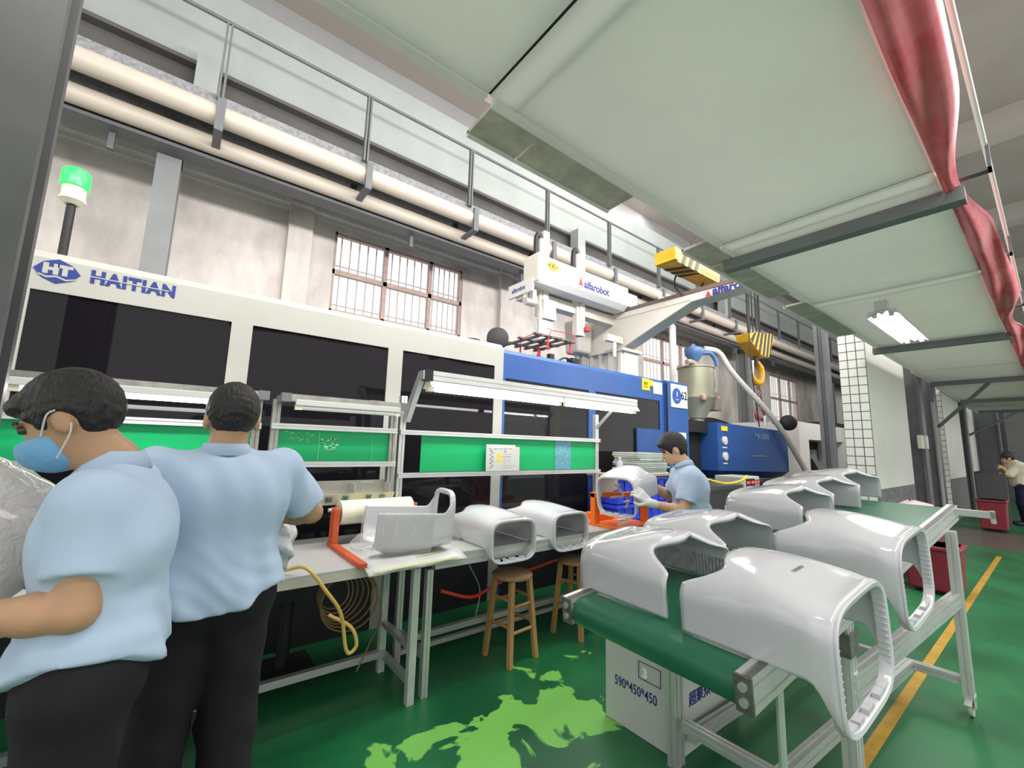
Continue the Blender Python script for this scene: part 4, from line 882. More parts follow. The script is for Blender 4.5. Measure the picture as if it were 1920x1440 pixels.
# carton under the conveyor
ct = thing('grey_carton', 'grey cardboard carton with printed size 590*450*450 under the near end of the conveyor', 'carton', (2.2, 1.4, 0))
B().box((2.02, 1.245, 0), (2.61, 1.68, .46)).build('carton_body', M_cartonG, ct, bevel=.006)
text('590*450*450', .068, (2.018, 1.615, .19), (0, -1, 0), (0, 0, 1), M_navy, ct, bold=.0005, sx=.72)
b = B(); 
for lo, hi in (((2.016, 1.33, .28), (2.018, 1.46, .283)), ((2.016, 1.33, .36), (2.018, 1.46, .363)), ((2.016, 1.33, .28), (2.018, 1.333, .363)), ((2.016, 1.457, .28), (2.018, 1.46, .363))): b.box(lo, hi)
b.build('printed_frame', M_navy, ct)
text('3', .06, (2.016, 1.435, .295), (0, -1, 0), (0, 0, 1), mat('white_sticker', (.85, .85, .83), .6), ct, name='white_numeral', bold=.004)
text('、超聚众科技有', .07, (2.05, 1.243, .21), (1, 0, 0), (0, 0, 1), M_navy, ct, bold=.001)
# red bins
def redbin(x, y, w_, d_, h_, lab, lid=False):
    t = thing('red_bin', lab, 'bin', (x, y, 0))
    b = B(); n = [(x-w_/2, y-d_/2), (x+w_/2, y-d_/2), (x+w_/2, y+d_/2), (x-w_/2, y+d_/2)]; s_ = 1.12
    b.loft([[V(p[0], p[1], 0.04) for p in n], [V(x+(p[0]-x)*s_, y+(p[1]-y)*s_, h_) for p in n]]); b.build('bin_body', M_redbin, t, bevel=.02)
    B().box((x-w_*.6, y-d_*.6, h_-.04), (x+w_*.6, y+d_*.6, h_)).build('bin_rim', M_redbin, t, bevel=.01)
    B().box((x-w_*.3, y-d_*.3, 0), (x-w_*.2, y+d_*.3, .04)).box((x+w_*.2, y-d_*.3, 0), (x+w_*.3, y+d_*.3, .04)).build('bin_feet', M_black, t)
    return t
redbin(6.75, .98, .42, .40, .50, 'dusty red bin on the floor behind the conveyor leg')
rb2 = redbin(7.6, 1.25, .45, .42, .72, 'taller red bin with a crumpled bag in it behind the dusty red bin')
b = B(); rr = random.Random(2)
b.lathe((7.6, 1.25, .70), [(.22, 0), (.24, .06), (.17, .13), (.06, .17), (0, .18)], 14); b.v = [v+V(rr.uniform(-.03, .03), rr.uniform(-.03, .03), rr.uniform(-.02, .02)) for v in b.v]
tag(b.build('crumpled_bag', mat('pinkish_bag', (.62, .50, .50), .4), smooth=True), 'crumpled pinkish plastic bag stuffed into the taller red bin', 'bag')
redbin(13.3, .98, .40, .36, .62, 'far red bin beside the worker at the end of the aisle')
rk = thing('white_crate', 'white crate on a dark pallet left of the dusty red bin', 'crate', (7.1, 1.6, 0))
B().box((6.7, 1.35, .12), (7.4, 1.8, .55)).build('crate_body', M_fixture, rk, bevel=.01); B().box((6.65, 1.3, 0), (7.45, 1.85, .12)).build('pallet', M_dark, rk)
# ================================================================ STOOLS
def stool(x, y, lab, rot=0):
    t = thing('wooden_stool', lab, 'stool', (x, y, 0), 'wooden stools at the benches')
    R_ = Matrix.Translation((x, y, 0)) @ Matrix.Rotation(rot, 4, 'Z')
    B(R_).lathe((0, 0, .525), [(.135, 0), (.145, .008), (.145, .024), (.135, .032), (0, .033)], 36).build('seat', M_woodtop, t, smooth=True, angle=50)
    for i, (a, c) in enumerate(((1, 1), (1, -1), (-1, -1), (-1, 1))):
        p, q = V(a*.085, c*.085, .525), V(a*.125, c*.125, 0)
        l = B(R_).loft([[v+V(sx*.017, sy*.017, 0) for sx, sy in ((-1, -1), (1, -1), (1, 1), (-1, 1))] for v in (q, p)]).build('leg', M_wood, t, bevel=.003)
    for z, pr_ in ((.20, 0), (.36, 0), (.235, 1), (.40, 1)):
        k = .125-(.04*z/.525)
        for s_ in (-1, 1):
            a, c = ((-k, s_*k, z), (k, s_*k, z)) if pr_ == 0 else ((s_*k, -k, z), (s_*k, k, z))
            B(R_).cyl(a, c, .011, 10).build('rung', M_wood, t, smooth=True)
    return t
stool(1.995, 2.50, 'round wooden stool in front of the bench under the first cover ring', .1)
stool(2.66, 2.52, 'wooden stool half hidden by the near end of the conveyor', .25)
# ================================================================ ORANGE JIG
jg = thing('orange_jig', 'orange steel jig frame clamped on the right end of the bench', 'jig', (3.2, 2.7, ZT))
B().box((2.93, 2.30, ZT+.002), (3.42, 2.86, ZT+.02)).build('base_plate', M_orange, jg)
B().box((2.93, 2.55, ZT+.02), (3.0, 2.60, 1.055)).box((3.40, 2.36, ZT+.02), (3.44, 2.42, 1.055)).build('upright', M_orange, jg, bevel=.003)
B().prism([(2.93, 2.60, 1.02), (2.93, 2.55, 1.02), (3.41, 2.36, 1.02), (3.44, 2.41, 1.02)], (0, 0, .04)).build('cross_bar', M_orange, jg)
B().box((3.05, 2.38, ZT-.16), (3.10, 2.41, ZT+.01)).box((3.36, 2.30, ZT-.14), (3.41, 2.33, ZT+.01)).build('clamp_leg', M_orange2, jg)
B().box((3.08, 2.62, ZT+.02), (3.28, 2.80, ZT+.075)).build('support_block', M_orange, jg, bevel=.004); B().box((3.12, 2.66, ZT+.075), (3.22, 2.74, ZT+.09)).build('pad', M_fixture, jg)
B().box((3.05, 2.36, ZT+.02), (3.16, 2.40, ZT+.04)).build('stop_strip', M_fixture, jg); B().box((3.2, 2.5, ZT+.02), (3.36, 2.54, ZT+.035)).build('stop_strip', M_fixture, jg)
b = B(); b.tube([(3.13, 2.46, 1.12), (3.20, 2.45, 1.03)], .012, 8); b.tube([(3.20, 2.45, 1.03), (3.08, 2.50, 1.02)], .012, 8); b.tube([(3.18, 2.43, .98), (3.24, 2.42, .99)], .009, 8); b.tube([(3.24, 2.42, .99), (3.20, 2.43, .93)], .009, 8); b.lathe((3.13, 2.46, 1.115), [(.022, 0), (.022, .02)], 12); b.build('toggle_clamp', M_fixture, jg)
# ================================================================ CRATES, PAPER, SPRAY
k = 0
for ix, x in enumerate((3.95, 4.44)):
    for iz in range(4):
        nm = ('bottom', 'second', 'third', 'topmost')[iz]; sd = ('left', 'right')[ix]
        t = thing('blue_crate', 'blue plastic crate, %s of the %s stack behind the orange jig' % (nm, sd), 'crate', (x, 3.05, .285*iz), 'stacked blue crates')
        z = .285*iz
        b = B(); b.box((x-.22, 2.95, z+.004), (x+.22, 3.3, z+.24)).build('crate_body', M_crate, t, bevel=.006)
        b = B(); b.box((x-.235, 2.935, z+.245), (x+.235, 3.315, z+.28)).box((x-.235, 2.935, z+.12), (x+.235, 3.315, z+.135))
        for q in (-.2, -.07, .07, .2): b.box((x+q-.008, 2.937, z+.01), (x+q+.008, 2.95, z+.25))
        b.build('crate_ribs', M_crate, t)
ZC2 = 1.145
tag(B().box((3.68, 2.9, ZC2), (4.75, 3.32, ZC2+.022)).build('plywood_board', mat('plywood', (.50, .36, .20), .6, var=.2, vscale=6)), 'plywood board lying on the stacked blue crates', 'board')
cols = [(.55, .62, .56), (.45, .55, .52), (.66, .68, .60), (.40, .50, .50), (.58, .60, .50)]
z = ZC2+.022; rr = random.Random(9)
for i in range(11):
    h = .022; dx, dy = rr.uniform(-.02, .02), rr.uniform(-.02, .02)
    tag(B().box((4.1+dx, 2.93+dy, z), (4.68+dx, 3.28+dy, z+h-.003)).build('folded_sack', mat('sack_%d' % (i % 5), cols[i % 5], .6, var=.2, vscale=9)), 'folded pale sack in the flat pile on the plywood board, %s from the bottom' % ORD[i], 'sack', 'pile of folded sacks'); z += h
sc = thing('spray_can', 'small white spray can on the plywood board behind the held cover', 'spray can', (3.86, 3.0, ZC2+.022))
B().lathe((3.86, 3.0, ZC2+.022), [(.032, 0), (.033, .01), (.033, .13), (.028, .145), (.014, .15)], 18).build('can_body', mat('can_lilac', (.60, .60, .80), .3), sc, smooth=True); B().lathe((3.86, 3.0, ZC2+.172), [(.014, 0), (.016, .005), (.014, .04), (0, .042)], 12).build('can_cap', M_paper, sc, smooth=True)
tag(B().box((3.45, 2.25, .0), (3.95, 2.65, .55)).build('floor_crate', M_crate, bevel=.01), 'blue crate on the floor beside the right end of the bench', 'crate')
# ================================================================ HOSES AND THINGS UNDER THE BENCH
M_hose = mat('amber_hose', (.55, .38, .10), .35)
tag(B().tube(bez([(.50, 2.45, .80), (.57, 2.33, .83), (.66, 2.28, .72), (.74, 2.28, .60), (.775, 2.28, .44), (.80, 2.28, .405), (.83, 2.28, .44), (.80, 2.3, .52), (.72, 2.4, .56)], 50), .009, 8).build('air_hose', M_hose, smooth=True), 'amber air hose hanging in a loop from the left bench edge', 'hose')
hcl = B()
for k in range(7):
    r_ = .085+.012*k; c = V(.80+.012*k, 2.62-.012*k, .60-.006*k)
    hcl.tube([c+V(r_*math.cos(t), .015*math.sin(2*t+k), r_*1.05*math.sin(t)) for t in np.linspace(0, 2*pi, 26)], .005, 5, caps=False)
hcl.tube(bez([(.95, 2.5, .72), (1.02, 2.45, .50), (.98, 2.5, .32), (.92, 2.5, .2)], 24), .005, 6)
tag(hcl.build('coiled_hose', mat('dull_hose', (.16, .10, .04), .45), smooth=True), 'coil of dull amber hose hung under the left bench', 'hose')
tag(B().tube(bez([(1.62, 2.85, .40), (1.85, 2.80, .33), (2.05, 2.82, .36), (2.3, 2.85, .40), (3.0, 2.9, .46)], 30), .012, 6).build('red_hose', mat('red_hose_rubber', (.85, .06, .03), .4), smooth=True), 'red hose sagging under the right bench behind the stools', 'hose')
fl = thing('pedestal_fan', 'dark machine foot unit standing in shadow under the left bench', 'equipment', (.7, 3.1, 0))
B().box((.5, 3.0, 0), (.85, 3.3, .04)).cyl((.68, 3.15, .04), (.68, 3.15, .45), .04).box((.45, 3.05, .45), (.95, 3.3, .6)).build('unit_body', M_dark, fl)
tag(B().tube(bez([(1.95, 3.0, .5), (2.05, 2.98, .3), (2.0, 2.95, .12)], 16), .004, 5).build('thin_wire', M_alu), 'thin wire hanging under the right bench', 'wire')
tag(B().box((-.30, 2.1, .0), (.10, 2.35, .42)).build('floor_crate', M_crate, bevel=.01), 'blue crate on the floor between the two men', 'crate')
tag(B().box((-.28, 2.12, .42), (.06, 2.34, .52)).build('small_carton', mat('kraft_carton', (.48, .36, .24), .7), bevel=.004), 'small brown carton on the blue crate between the two men', 'carton')
# ================================================================ PEOPLE (one continuous surface per body, clothes follow it)
class Field:
    def __init__(s, lo, hi, h):
        s.lo = np.array(lo, float)-3*h; s.h = h
        s.n = np.ceil((np.array(hi, float)+3*h-s.lo)/h).astype(int)+1
        s.D = np.full(s.n, .12, np.float32)
    def _win(s, lo, hi):
        a = np.clip(np.floor((lo-s.lo)/s.h).astype(int), 0, s.n); b = np.clip(np.ceil((hi-s.lo)/s.h).astype(int)+1, 0, s.n)
        if (b <= a).any(): return None
        g = np.meshgrid(*[s.lo[i]+s.h*np.arange(a[i], b[i]) for i in range(3)], indexing='ij')
        return tuple(slice(a[i], b[i]) for i in range(3)), np.stack(g, -1)
    def _blend(s, sl, d, k, sub=False):
        A = s.D[sl]
        if sub:
            h_ = np.maximum(k-np.abs(A+d), 0)/k; s.D[sl] = np.maximum(A, -d)+h_*h_*k/4
        else:
            h_ = np.maximum(k-np.abs(A-d), 0)/k; s.D[sl] = np.minimum(A, d)-h_*h_*k/4
    def cone(s, a, b, ra, rb, k=.03, sub=False, flat=None):
        a, b = np.array(a, float), np.array(b, float); r = max(ra, rb)+k+.05
        w_ = s._win(np.minimum(a, b)-r, np.maximum(a, b)+r)
        if w_ is None: return s
        sl, P = w_; ab = b-a; L = max(ab@ab, 1e-9); t = np.clip(((P-a)@ab)/L, 0, 1)
        s._blend(sl, (np.linalg.norm(P-a-t[..., None]*ab, axis=-1)-(ra+(rb-ra)*t)).astype(np.float32), k, sub); return s
    def ell(s, c, r, R=None, k=.02, sub=False):
        c, r = np.array(c, float), np.array(r, float); m = r.max()+k+.04
        w_ = s._win(c-m, c+m)
        if w_ is None: return s
        sl, P = w_; q = P-c
        if R is not None: q = q@np.array(R)
        k0 = np.linalg.norm(q/r, axis=-1); k1 = np.linalg.norm(q/(r*r), axis=-1)
        s._blend(sl, (k0*(k0-1)/np.maximum(k1, 1e-6)).astype(np.float32), k, sub); return s
    def cut(s, p, n):
        """keep the side the normal points away from"""
        n = np.array(n, float); n /= np.linalg.norm(n); p = np.array(p, float)
        g = np.meshgrid(*[s.lo[i]+s.h*np.arange(s.n[i]) for i in range(3)], indexing='ij')
        d = (g[0]-p[0])*n[0]+(g[1]-p[1])*n[1]+(g[2]-p[2])*n[2]
        s.D = np.maximum(s.D, d.astype(np.float32)); return s
    def grid(s): return np.meshgrid(*[s.lo[i]+s.h*np.arange(s.n[i]) for i in range(3)], indexing='ij')
    def mesh(s):
        D = s.D; ins = D < 0; nx, ny, nz = D.shape
        acc = np.zeros((nx-1, ny-1, nz-1, 3), np.float32); cnt = np.zeros((nx-1, ny-1, nz-1), np.float32); faces = []
        cr = []
        for ax in range(3):
            s0 = [slice(None)]*3; s1 = [slice(None)]*3; s0[ax] = slice(0, -1); s1[ax] = slice(1, None)
            a, b = D[tuple(s0)], D[tuple(s1)]; c = (a < 0) != (b < 0); I = np.argwhere(c)
            t = a[c]/(a[c]-b[c]); cr.append((I, a[c] < 0))
            o1, o2 = [q for q in range(3) if q != ax]
            for d1 in (0, -1):
                for d2 in (0, -1):
                    J = I.copy(); J[:, o1] += d1; J[:, o2] += d2
                    ok = (J >= 0).all(1) & (J[:, 0] < nx-1) & (J[:, 1] < ny-1) & (J[:, 2] < nz-1)
                    pt = I.astype(np.float32).copy(); pt[:, ax] += t
                    np.add.at(acc, tuple(J[ok].T), pt[ok]); np.add.at(cnt, tuple(J[ok].T), 1)
        idx = np.full(cnt.shape, -1, int); m = cnt > 0; idx[m] = np.arange(m.sum())
        V_ = acc[m]/cnt[m][:, None]*s.h+s.lo
        for ax in range(3):
            I, neg = cr[ax]; o1, o2 = [(1, 2), (2, 0), (0, 1)][ax]
            q = []
            for d1, d2 in ((-1, -1), (0, -1), (0, 0), (-1, 0)):
                J = I.copy(); J[:, o1] += d1; J[:, o2] += d2; q.append(J)
            ok = np.ones(len(I), bool)
            for J in q: ok &= (J >= 0).all(1) & (J[:, 0] < nx-1) & (J[:, 1] < ny-1) & (J[:, 2] < nz-1)
            F = np.stack([idx[tuple(J[ok].T)] for J in q], 1); ng = neg[ok]
            F[~ng] = F[~ng][:, ::-1]; faces.append(F)
        return V_, np.concatenate(faces)
    def build(s, name, m, parent=None):
        vs, fs = s.mesh(); me = bpy.data.meshes.new(name); me.from_pydata(vs.tolist(), [], fs.tolist()); me.materials.append(m)
        me.polygons.foreach_set('use_smooth', [True]*len(me.polygons))
        o = bpy.data.objects.new(name, me); COL.objects.link(o)
        md = o.modifiers.new('smooth', 'SMOOTH'); md.factor = .5; md.iterations = 2
        if parent: adopt(o, parent)
        return o
M_skin = mat('skin_tan', (.50, .29, .17), .5, var=.12, vscale=12)
M_skin3 = mat('skin_light', (.62, .38, .24), .5, var=.08, vscale=12)
M_hair = mat('black_hair', (.012, .010, .010), .45, bump=.6, bscale=90, stretch=(1, 1, .25))
M_shirt = mat('light_blue_shirt', (.45, .57, .74), .85, var=.05, vscale=5, bump=.12, bscale=16)
M_trou = mat('black_trousers', (.009, .007, .010), .85, var=.3, vscale=20)
M_mask = mat('blue_face_mask', (.16, .38, .62), .7, bump=.3, bscale=40)
M_glove = mat('white_knit_glove', (.66, .66, .66), .9, bump=.3, bscale=220)
M_shoe = mat('dark_shoe', (.02, .02, .022), .5)
def lerp(a, b, t): return np.array(a)*(1-t)+np.array(b)*t
def frame(f, tilt=0, roll=0):
    """head axes from a facing direction (x,y) and a downward tilt: right, forward, up"""
    f = np.array([f[0], f[1], 0.]); f /= np.linalg.norm(f); u = np.array([0, 0, 1.]); r = np.cross(f, u)
    ff = f*math.cos(tilt)-u*math.sin(tilt); uu = f*math.sin(tilt)+u*math.cos(tilt)
    r2 = r*math.cos(roll)+uu*math.sin(roll); uu2 = -r*math.sin(roll)+uu*math.cos(roll)
    return r2, ff, uu2
def hand(F, w_, d, up, s=1, k=.012, curl=.9, side=1):
    """five separate fingers closing: w_ wrist, d palm direction, up back-of-hand normal"""
    w_, d, up = np.array(w_), np.array(d, float), np.array(up, float); d /= np.linalg.norm(d)
    up = up-d*(up@d); up /= np.linalg.norm(up); x = np.cross(d, up)*side
    pc = w_+d*.045*s
    for q in (-.025, -.008, .009, .025): F.cone(w_+d*.012*s+x*q*.6*s, w_+d*.078*s+x*q*s, .014*s, .0115*s, k)
    for q, L in ((-.030, .058), (-.010, .072), (.010, .078), (.030, .068)):
        a = w_+d*.082*s+x*q*s; t = 0; p = a
        for j, seg in enumerate((.42, .32, .26)):
            t += curl*(.35 if j == 0 else .55); e = p+(d*math.cos(t)-up*math.sin(t)+x*q*.6)*L*seg*s
            F.cone(p, e, (.0095-.001*j)*s, (.0088-.001*j)*s, .004); p = e
    a = w_+d*.022*s+x*.026*s; b = a+(d*.55+x*.75-up*.25)*.042*s; c = b+(d*.85+x*.1-up*.5)*.034*s
    F.cone(a, b, .014*s, .011*s, .01).cone(b, c, .011*s, .009*s, .004)
    return F

def human(nm, lab, J, f, hf, tilt, sc=1, roll=0, mats=(None,)*4, hem=.95, gloves=False, mask=False, sleeve=.62, tuck=False, h=.008, hands=True, hairlen=.02, shirt_slack=.022, sw=1.0):
    skin, hairm, shirtm, trom = mats
    A = {k: np.array(v, float) for k, v in J.items()}
    base = (A['hipL']+A['hipR'])/2; base[2] = 0
    t = thing('person', lab, 'person', tuple(base))
    allp = np.array([v for k, v in A.items() if k[:2] not in ('up', 'hd')]); lo, hi = allp.min(0)-.17, allp.max(0)+.17; lo[2] = min(lo[2], -.0)
    f3 = np.array([f[0], f[1], 0.]); f3 /= np.linalg.norm(f3); rt = np.cross(f3, [0, 0, 1.])
    r_, ff, uu = frame(hf, tilt, roll); RH = np.stack([r_, ff, uu], 1)
    H = A['head']; s = sc
    hip = (A['hipL']+A['hipR'])/2; ch = A['chest']; nk = A['neck']
    wst = lerp(hip, ch, .42)
    def torso(F, g, k=.05):
        F.cone(A['hipL']+[0, 0, .03], A['hipR']+[0, 0, .03], .105*s+g, .105*s+g, k)
        for q in (-.055, .055):
            F.cone(hip+rt*q*s+[0, 0, .06], wst+rt*q*s, .095*s+g, .092*s+g, k); F.cone(wst+rt*q*s, ch+rt*q*1.25*s, .092*s+g, .105*s+g, k)
        F.cone(ch+rt*-.09*s, ch+rt*.09*s, .098*s+g, .098*s+g, k)
        for sd in 'LR': F.cone(ch+(A['sh'+sd]-ch)*.25+[0, 0, .02], A['sh'+sd], .075*s+g, .055*s+g, k)
        F.cone(ch+[0, 0, .07], nk, .07*s+g*.6, .052*s+g*.4, k)
    def head(F):
        F.cone(nk-[0, 0, .02], H-uu*.03*s-ff*.015*s, .052*s, .050*s, .03)
        F.ell(H+uu*.022*s-ff*.012*s, [.074*s, .096*s, .092*s], RH, .02)
        F.ell(H+ff*.035*s-uu*.045*s, [.055*s, .058*s, .068*s], RH, .03)
        F.ell(H+ff*.068*s-uu*.088*s, [.028*s, .024*s, .022*s], RH, .02)
        F.cone(H+ff*.092*s-uu*.002*s, H+ff*.112*s-uu*.036*s, .007*s, .0125*s, .012)
        F.ell(H+ff*.094*s-uu*.062*s, [.022*s, .011*s, .006*s], RH, .006); F.ell(H+ff*.092*s-uu*.073*s, [.019*s, .011*s, .007*s], RH, .006)
        for q in (-1, 1):
            F.ell(H+r_*q*.076*s-uu*.012*s-ff*.006*s, [.011*s, .021*s, .032*s], RH, .006); F.ell(H+r_*q*.088*s-uu*.010*s-ff*.0*s, [.006*s, .010*s, .018*s], RH, .004, sub=True)
            F.ell(H+ff*.09*s+r_*q*.032*s+uu*.012*s, [.018*s, .012*s, .010*s], RH, .006, sub=True)
            F.cone(H+ff*.094*s+r_*q*.016*s+uu*.026*s, H+ff*.084*s+r_*q*.048*s+uu*.026*s, .006*s, .005*s, .012)
    def arm(F, sd, g=0):
        F.cone(A['sh'+sd], A['el'+sd], .050*s+g, .040*s+g, .03)
        m_ = lerp(A['el'+sd], A['wr'+sd], .3); F.cone(A['el'+sd], m_, .040*s+g, .041*s+g, .02).cone(m_, A['wr'+sd], .041*s+g, .027*s+g, .02)
    def leg(F, sd, g=0, k=.04):
        F.cone(A['hip'+sd], A['kn'+sd], .088*s+g, .060*s+g, k); m_ = lerp(A['kn'+sd], A['an'+sd], .3)
        F.cone(A['kn'+sd], m_, .060*s+g, .058*s+g, .02).cone(m_, A['an'+sd], .058*s+g, .038*s+g, .02)
    F = Field(lo, hi, h)
    torso(F, 0); head(F)
    for sd in 'LR':
        arm(F, sd); leg(F, sd)
        toe = A['an'+sd]+f3*.15*s; toe[2] = .04; F.cone(A['an'+sd]-[0, 0, .035], toe, .04*s, .035*s, .02)
        if hands and not gloves:
            d = A['wr'+sd]-A['el'+sd]; hand(F, A['wr'+sd]-d/np.linalg.norm(d)*.01, d, A.get('up'+sd, [0, 0, 1.]), s*.98, side=-1 if sd == 'L' else 1)
        
    body = F.build('body', skin, t)
    # hair
    Fh = Field(H-.17*s, H+.17*s, .006)
    Fh.ell(H+uu*.030*s-ff*.016*s, [(.078+hairlen*.45)*s, (.100+hairlen*.5)*s, (.094+hairlen)*s], RH, .02)
    Fh.ell(H+ff*.058*s+uu*.072*s, [.060*s, .042*s, .028*s], RH, .02)
    Fh.ell(H+ff*.105*s-uu*.035*s, [.085*s, .078*s, .085*s], RH, .02, sub=True)
    for q in (-1, 1): Fh.ell(H+r_*q*.08*s-uu*.035*s+ff*.0*s, [.035*s, .032*s, .052*s], RH, .012, sub=True)
    Fh.ell(H-uu*.128*s-ff*.055*s, [.10*s, .09*s, .055*s], RH, .02, sub=True)
    X, Y, Z = Fh.grid(); Fh.D += (.0016*np.sin(X*330+3*np.sin(Z*90))*np.sin(Y*290+2*np.sin(X*70))+.0012*np.sin(Z*240+Y*160)).astype(np.float32)
    Fh.build('hair', hairm, t)
    # shirt
    Fs = Field([lo[0], lo[1], hem-.05], [hi[0], hi[1], nk[2]+.1], h); torso(Fs, shirt_slack, .06)
    low = hip.copy(); low[2] = hem+.02
    for q in (-.06, .06): Fs.cone(hip+rt*q*s+[0, 0, .04], hip+rt*q*1.2*s+[0, 0, -.12], .112*s+.012, .125*s+.012, .06)
    X, Y, Z = Fs.grid()
    P = np.stack([X, Y, Z], -1).astype(np.float32)
    for sd in 'LR':
        G = Field([0, 0, 0], [.1, .1, .1], .1); G.lo, G.h, G.n = Fs.lo, Fs.h, Fs.n; G.D = np.full(Fs.n, .12, np.float32)
        e = lerp(A['sh'+sd], A['el'+sd], 1.1); ax = A['el'+sd]-A['sh'+sd]; L = np.linalg.norm(ax); ax = ax/L
        G.cone(A['sh'+sd]+[0, 0, -.005], e, (.064*s+.008)*sw, (.066*s+.012)*sw, .03)
        G.D = np.maximum(G.D, ((P-A['sh'+sd])@ax-L*sleeve)).astype(np.float32)
        hh_ = np.maximum(.022-np.abs(Fs.D-G.D), 0)/.022; Fs.D = np.minimum(Fs.D, G.D)-hh_*hh_*.022/4
    lat = np.abs((P-hip)@rt); hz = hem+.06*np.clip(lat/.17, 0, 1)**2
    Fs.D = np.maximum(Fs.D, hz-Z)
    Fs.D = np.maximum(Fs.D, (P-(nk+[0, 0, .012]))@(np.array([0, 0, 1.])*.92+f3*-.38*1))
    wr_ = .0016*np.sin(Z*95+2.5*np.sin(((P-hip)@rt)*20)+((P-hip)@rt)*55)*np.clip((1.18-Z)/.2, 0, 1)+.006*np.sin(((P-hip)@rt)*38+Z*9+2*np.sin(Z*7))*np.clip((1.3-Z)/.35, 0, 1)+.0022*np.sin(((P-hip)@rt)*62+Z*12+((P-hip)@f3)*40)
    Fs.D += wr_.astype(np.float32)
    sh = Fs.build('shirt', shirtm, t)
    # collar
    rgs = []
    for k in range(24):
        a = 2*pi*k/24; dirv = rt*math.cos(a)+f3*math.sin(a); hh = .032-.012*max(0, math.sin(a)); o = nk+f3*.004-np.array([0, 0, .012+.03*max(0, math.sin(a))])
        rgs.append([Vector(o+dirv*.066*s-np.array([0, 0, .012])), Vector(o+dirv*.060*s+np.array([0, 0, hh])), Vector(o+dirv*.064*s+np.array([0, 0, hh+.002])), Vector(o+dirv*.084*s-np.array([0, 0, .006]))])
    b = B(); m_ = 4; vs = [q for r in rgs for q in r]; fs = []
    for k in range(24):
        for i in range(3): fs.append((k*m_+i, ((k+1) % 24)*m_+i, ((k+1) % 24)*m_+i+1, k*m_+i+1))
    b.add(vs, fs); b.build('collar', shirtm, sh, smooth=True, solid=.003)
    # trousers and shoes
    Ft = Field([lo[0], lo[1], 0], [hi[0], hi[1], hip[2]+.16], h)
    Ft.cone(A['hipL']+[0, 0, .03], A['hipR']+[0, 0, .03], .116*s, .116*s, .05); Ft.cone(hip+[0, 0, .02], wst, .11*s, .098*s, .05)
    for sd in 'LR':
        Ft.cone(A['hip'+sd], A['kn'+sd], .102*s, .080*s, .04); Ft.cone(A['kn'+sd], A['an'+sd]-[0, 0, .02], .080*s, .070*s, .03)
    X, Y, Z = Ft.grid(); Ft.D = np.maximum(Ft.D, (.05-Z)).astype(np.float32)
    Ft.D += (.003*np.sin(Z*30+X*22)*np.sin(Y*40+Z*14)).astype(np.float32)
    Ft.build('trousers', trom, t)
    for sd in 'LR':
        a = A['an'+sd]; Fo = Field(a+[-.22, -.22, -a[2]], a+[.22, .22, .05], .008)
        Fo.cone(a-f3*.05*s-[0, 0, a[2]-.045], a+f3*.17*s-[0, 0, a[2]-.04], .047*s, .044*s, .03); Fo.cone(a, a-[0, 0, .04], .045*s, .05*s, .03)
        X, Y, Z = Fo.grid(); Fo.D = np.maximum(Fo.D, .002-Z).astype(np.float32); Fo.build('shoe', M_shoe, t)
    if gloves:
        for sd in 'LR':
            d = A['wr'+sd]-A['el'+sd]; dn = d/np.linalg.norm(d); hd = A.get('hd'+sd, dn); w_ = A['wr'+sd]
            Fg = Field(w_-.16, w_+.16, .0035); Fg.cone(w_-dn*.035, w_+dn*.01, .034*s, .031*s, .01); hand(Fg, w_, hd, A.get('up'+sd, [0, 0, 1.]), 1.12*s, side=-1 if sd == 'L' else 1, curl=1.15); Fg.build('glove', M_glove, t)
    if mask:
        Fm = Field(H-.15, H+.15, .005)
        Fm.ell(H+ff*.052*s-uu*.05*s, [.066*s, .066*s, .064*s], RH, .02); Fm.ell(H+ff*.10*s-uu*.038*s, [.020*s, .024*s, .03*s], RH, .03)
        c = H+ff*.03*s
        Fm.cut(c, -ff); Fm.cut(H-uu*.012*s+ff*.1*s, uu*1-ff*.15)
        mk = Fm.build('face_mask', M_mask, t)
        for q in (-1, 1):
            e0 = H+r_*q*.082*s-ff*.008*s
            B().tube(bez([Vector(H+ff*.045*s+r_*q*.066*s-uu*.022*s), Vector(e0+uu*.016*s+ff*.02*s), Vector(e0+uu*.022*s)], 10), .0022, 5).tube(bez([Vector(H+ff*.04*s+r_*q*.066*s-uu*.085*s), Vector(e0-uu*.045*s), Vector(e0-uu*.02*s-ff*.014*s)], 10), .0022, 5).build('ear_loop', M_paper, mk)
    for q in (-1, 1):
        B().lathe(Vector(H+ff*.080*s+r_*q*.032*s+uu*.012*s), [(0, .011*s), (.008*s, .008*s), (.011*s, 0), (.008*s, -.008*s), (0, -.011*s)], 12, Vector(ff)).build('eye', mat('eye_dark', (.06, .05, .045), .2), t, smooth=True)
        B().tube(bez([Vector(H+ff*.093*s+r_*q*.014*s+uu*.030*s), Vector(H+ff*.088*s+r_*q*.034*s+uu*.034*s), Vector(H+ff*.076*s+r_*q*.050*s+uu*.029*s)], 8), .004*s, 6).build('eyebrow', M_hair, t)
    return t

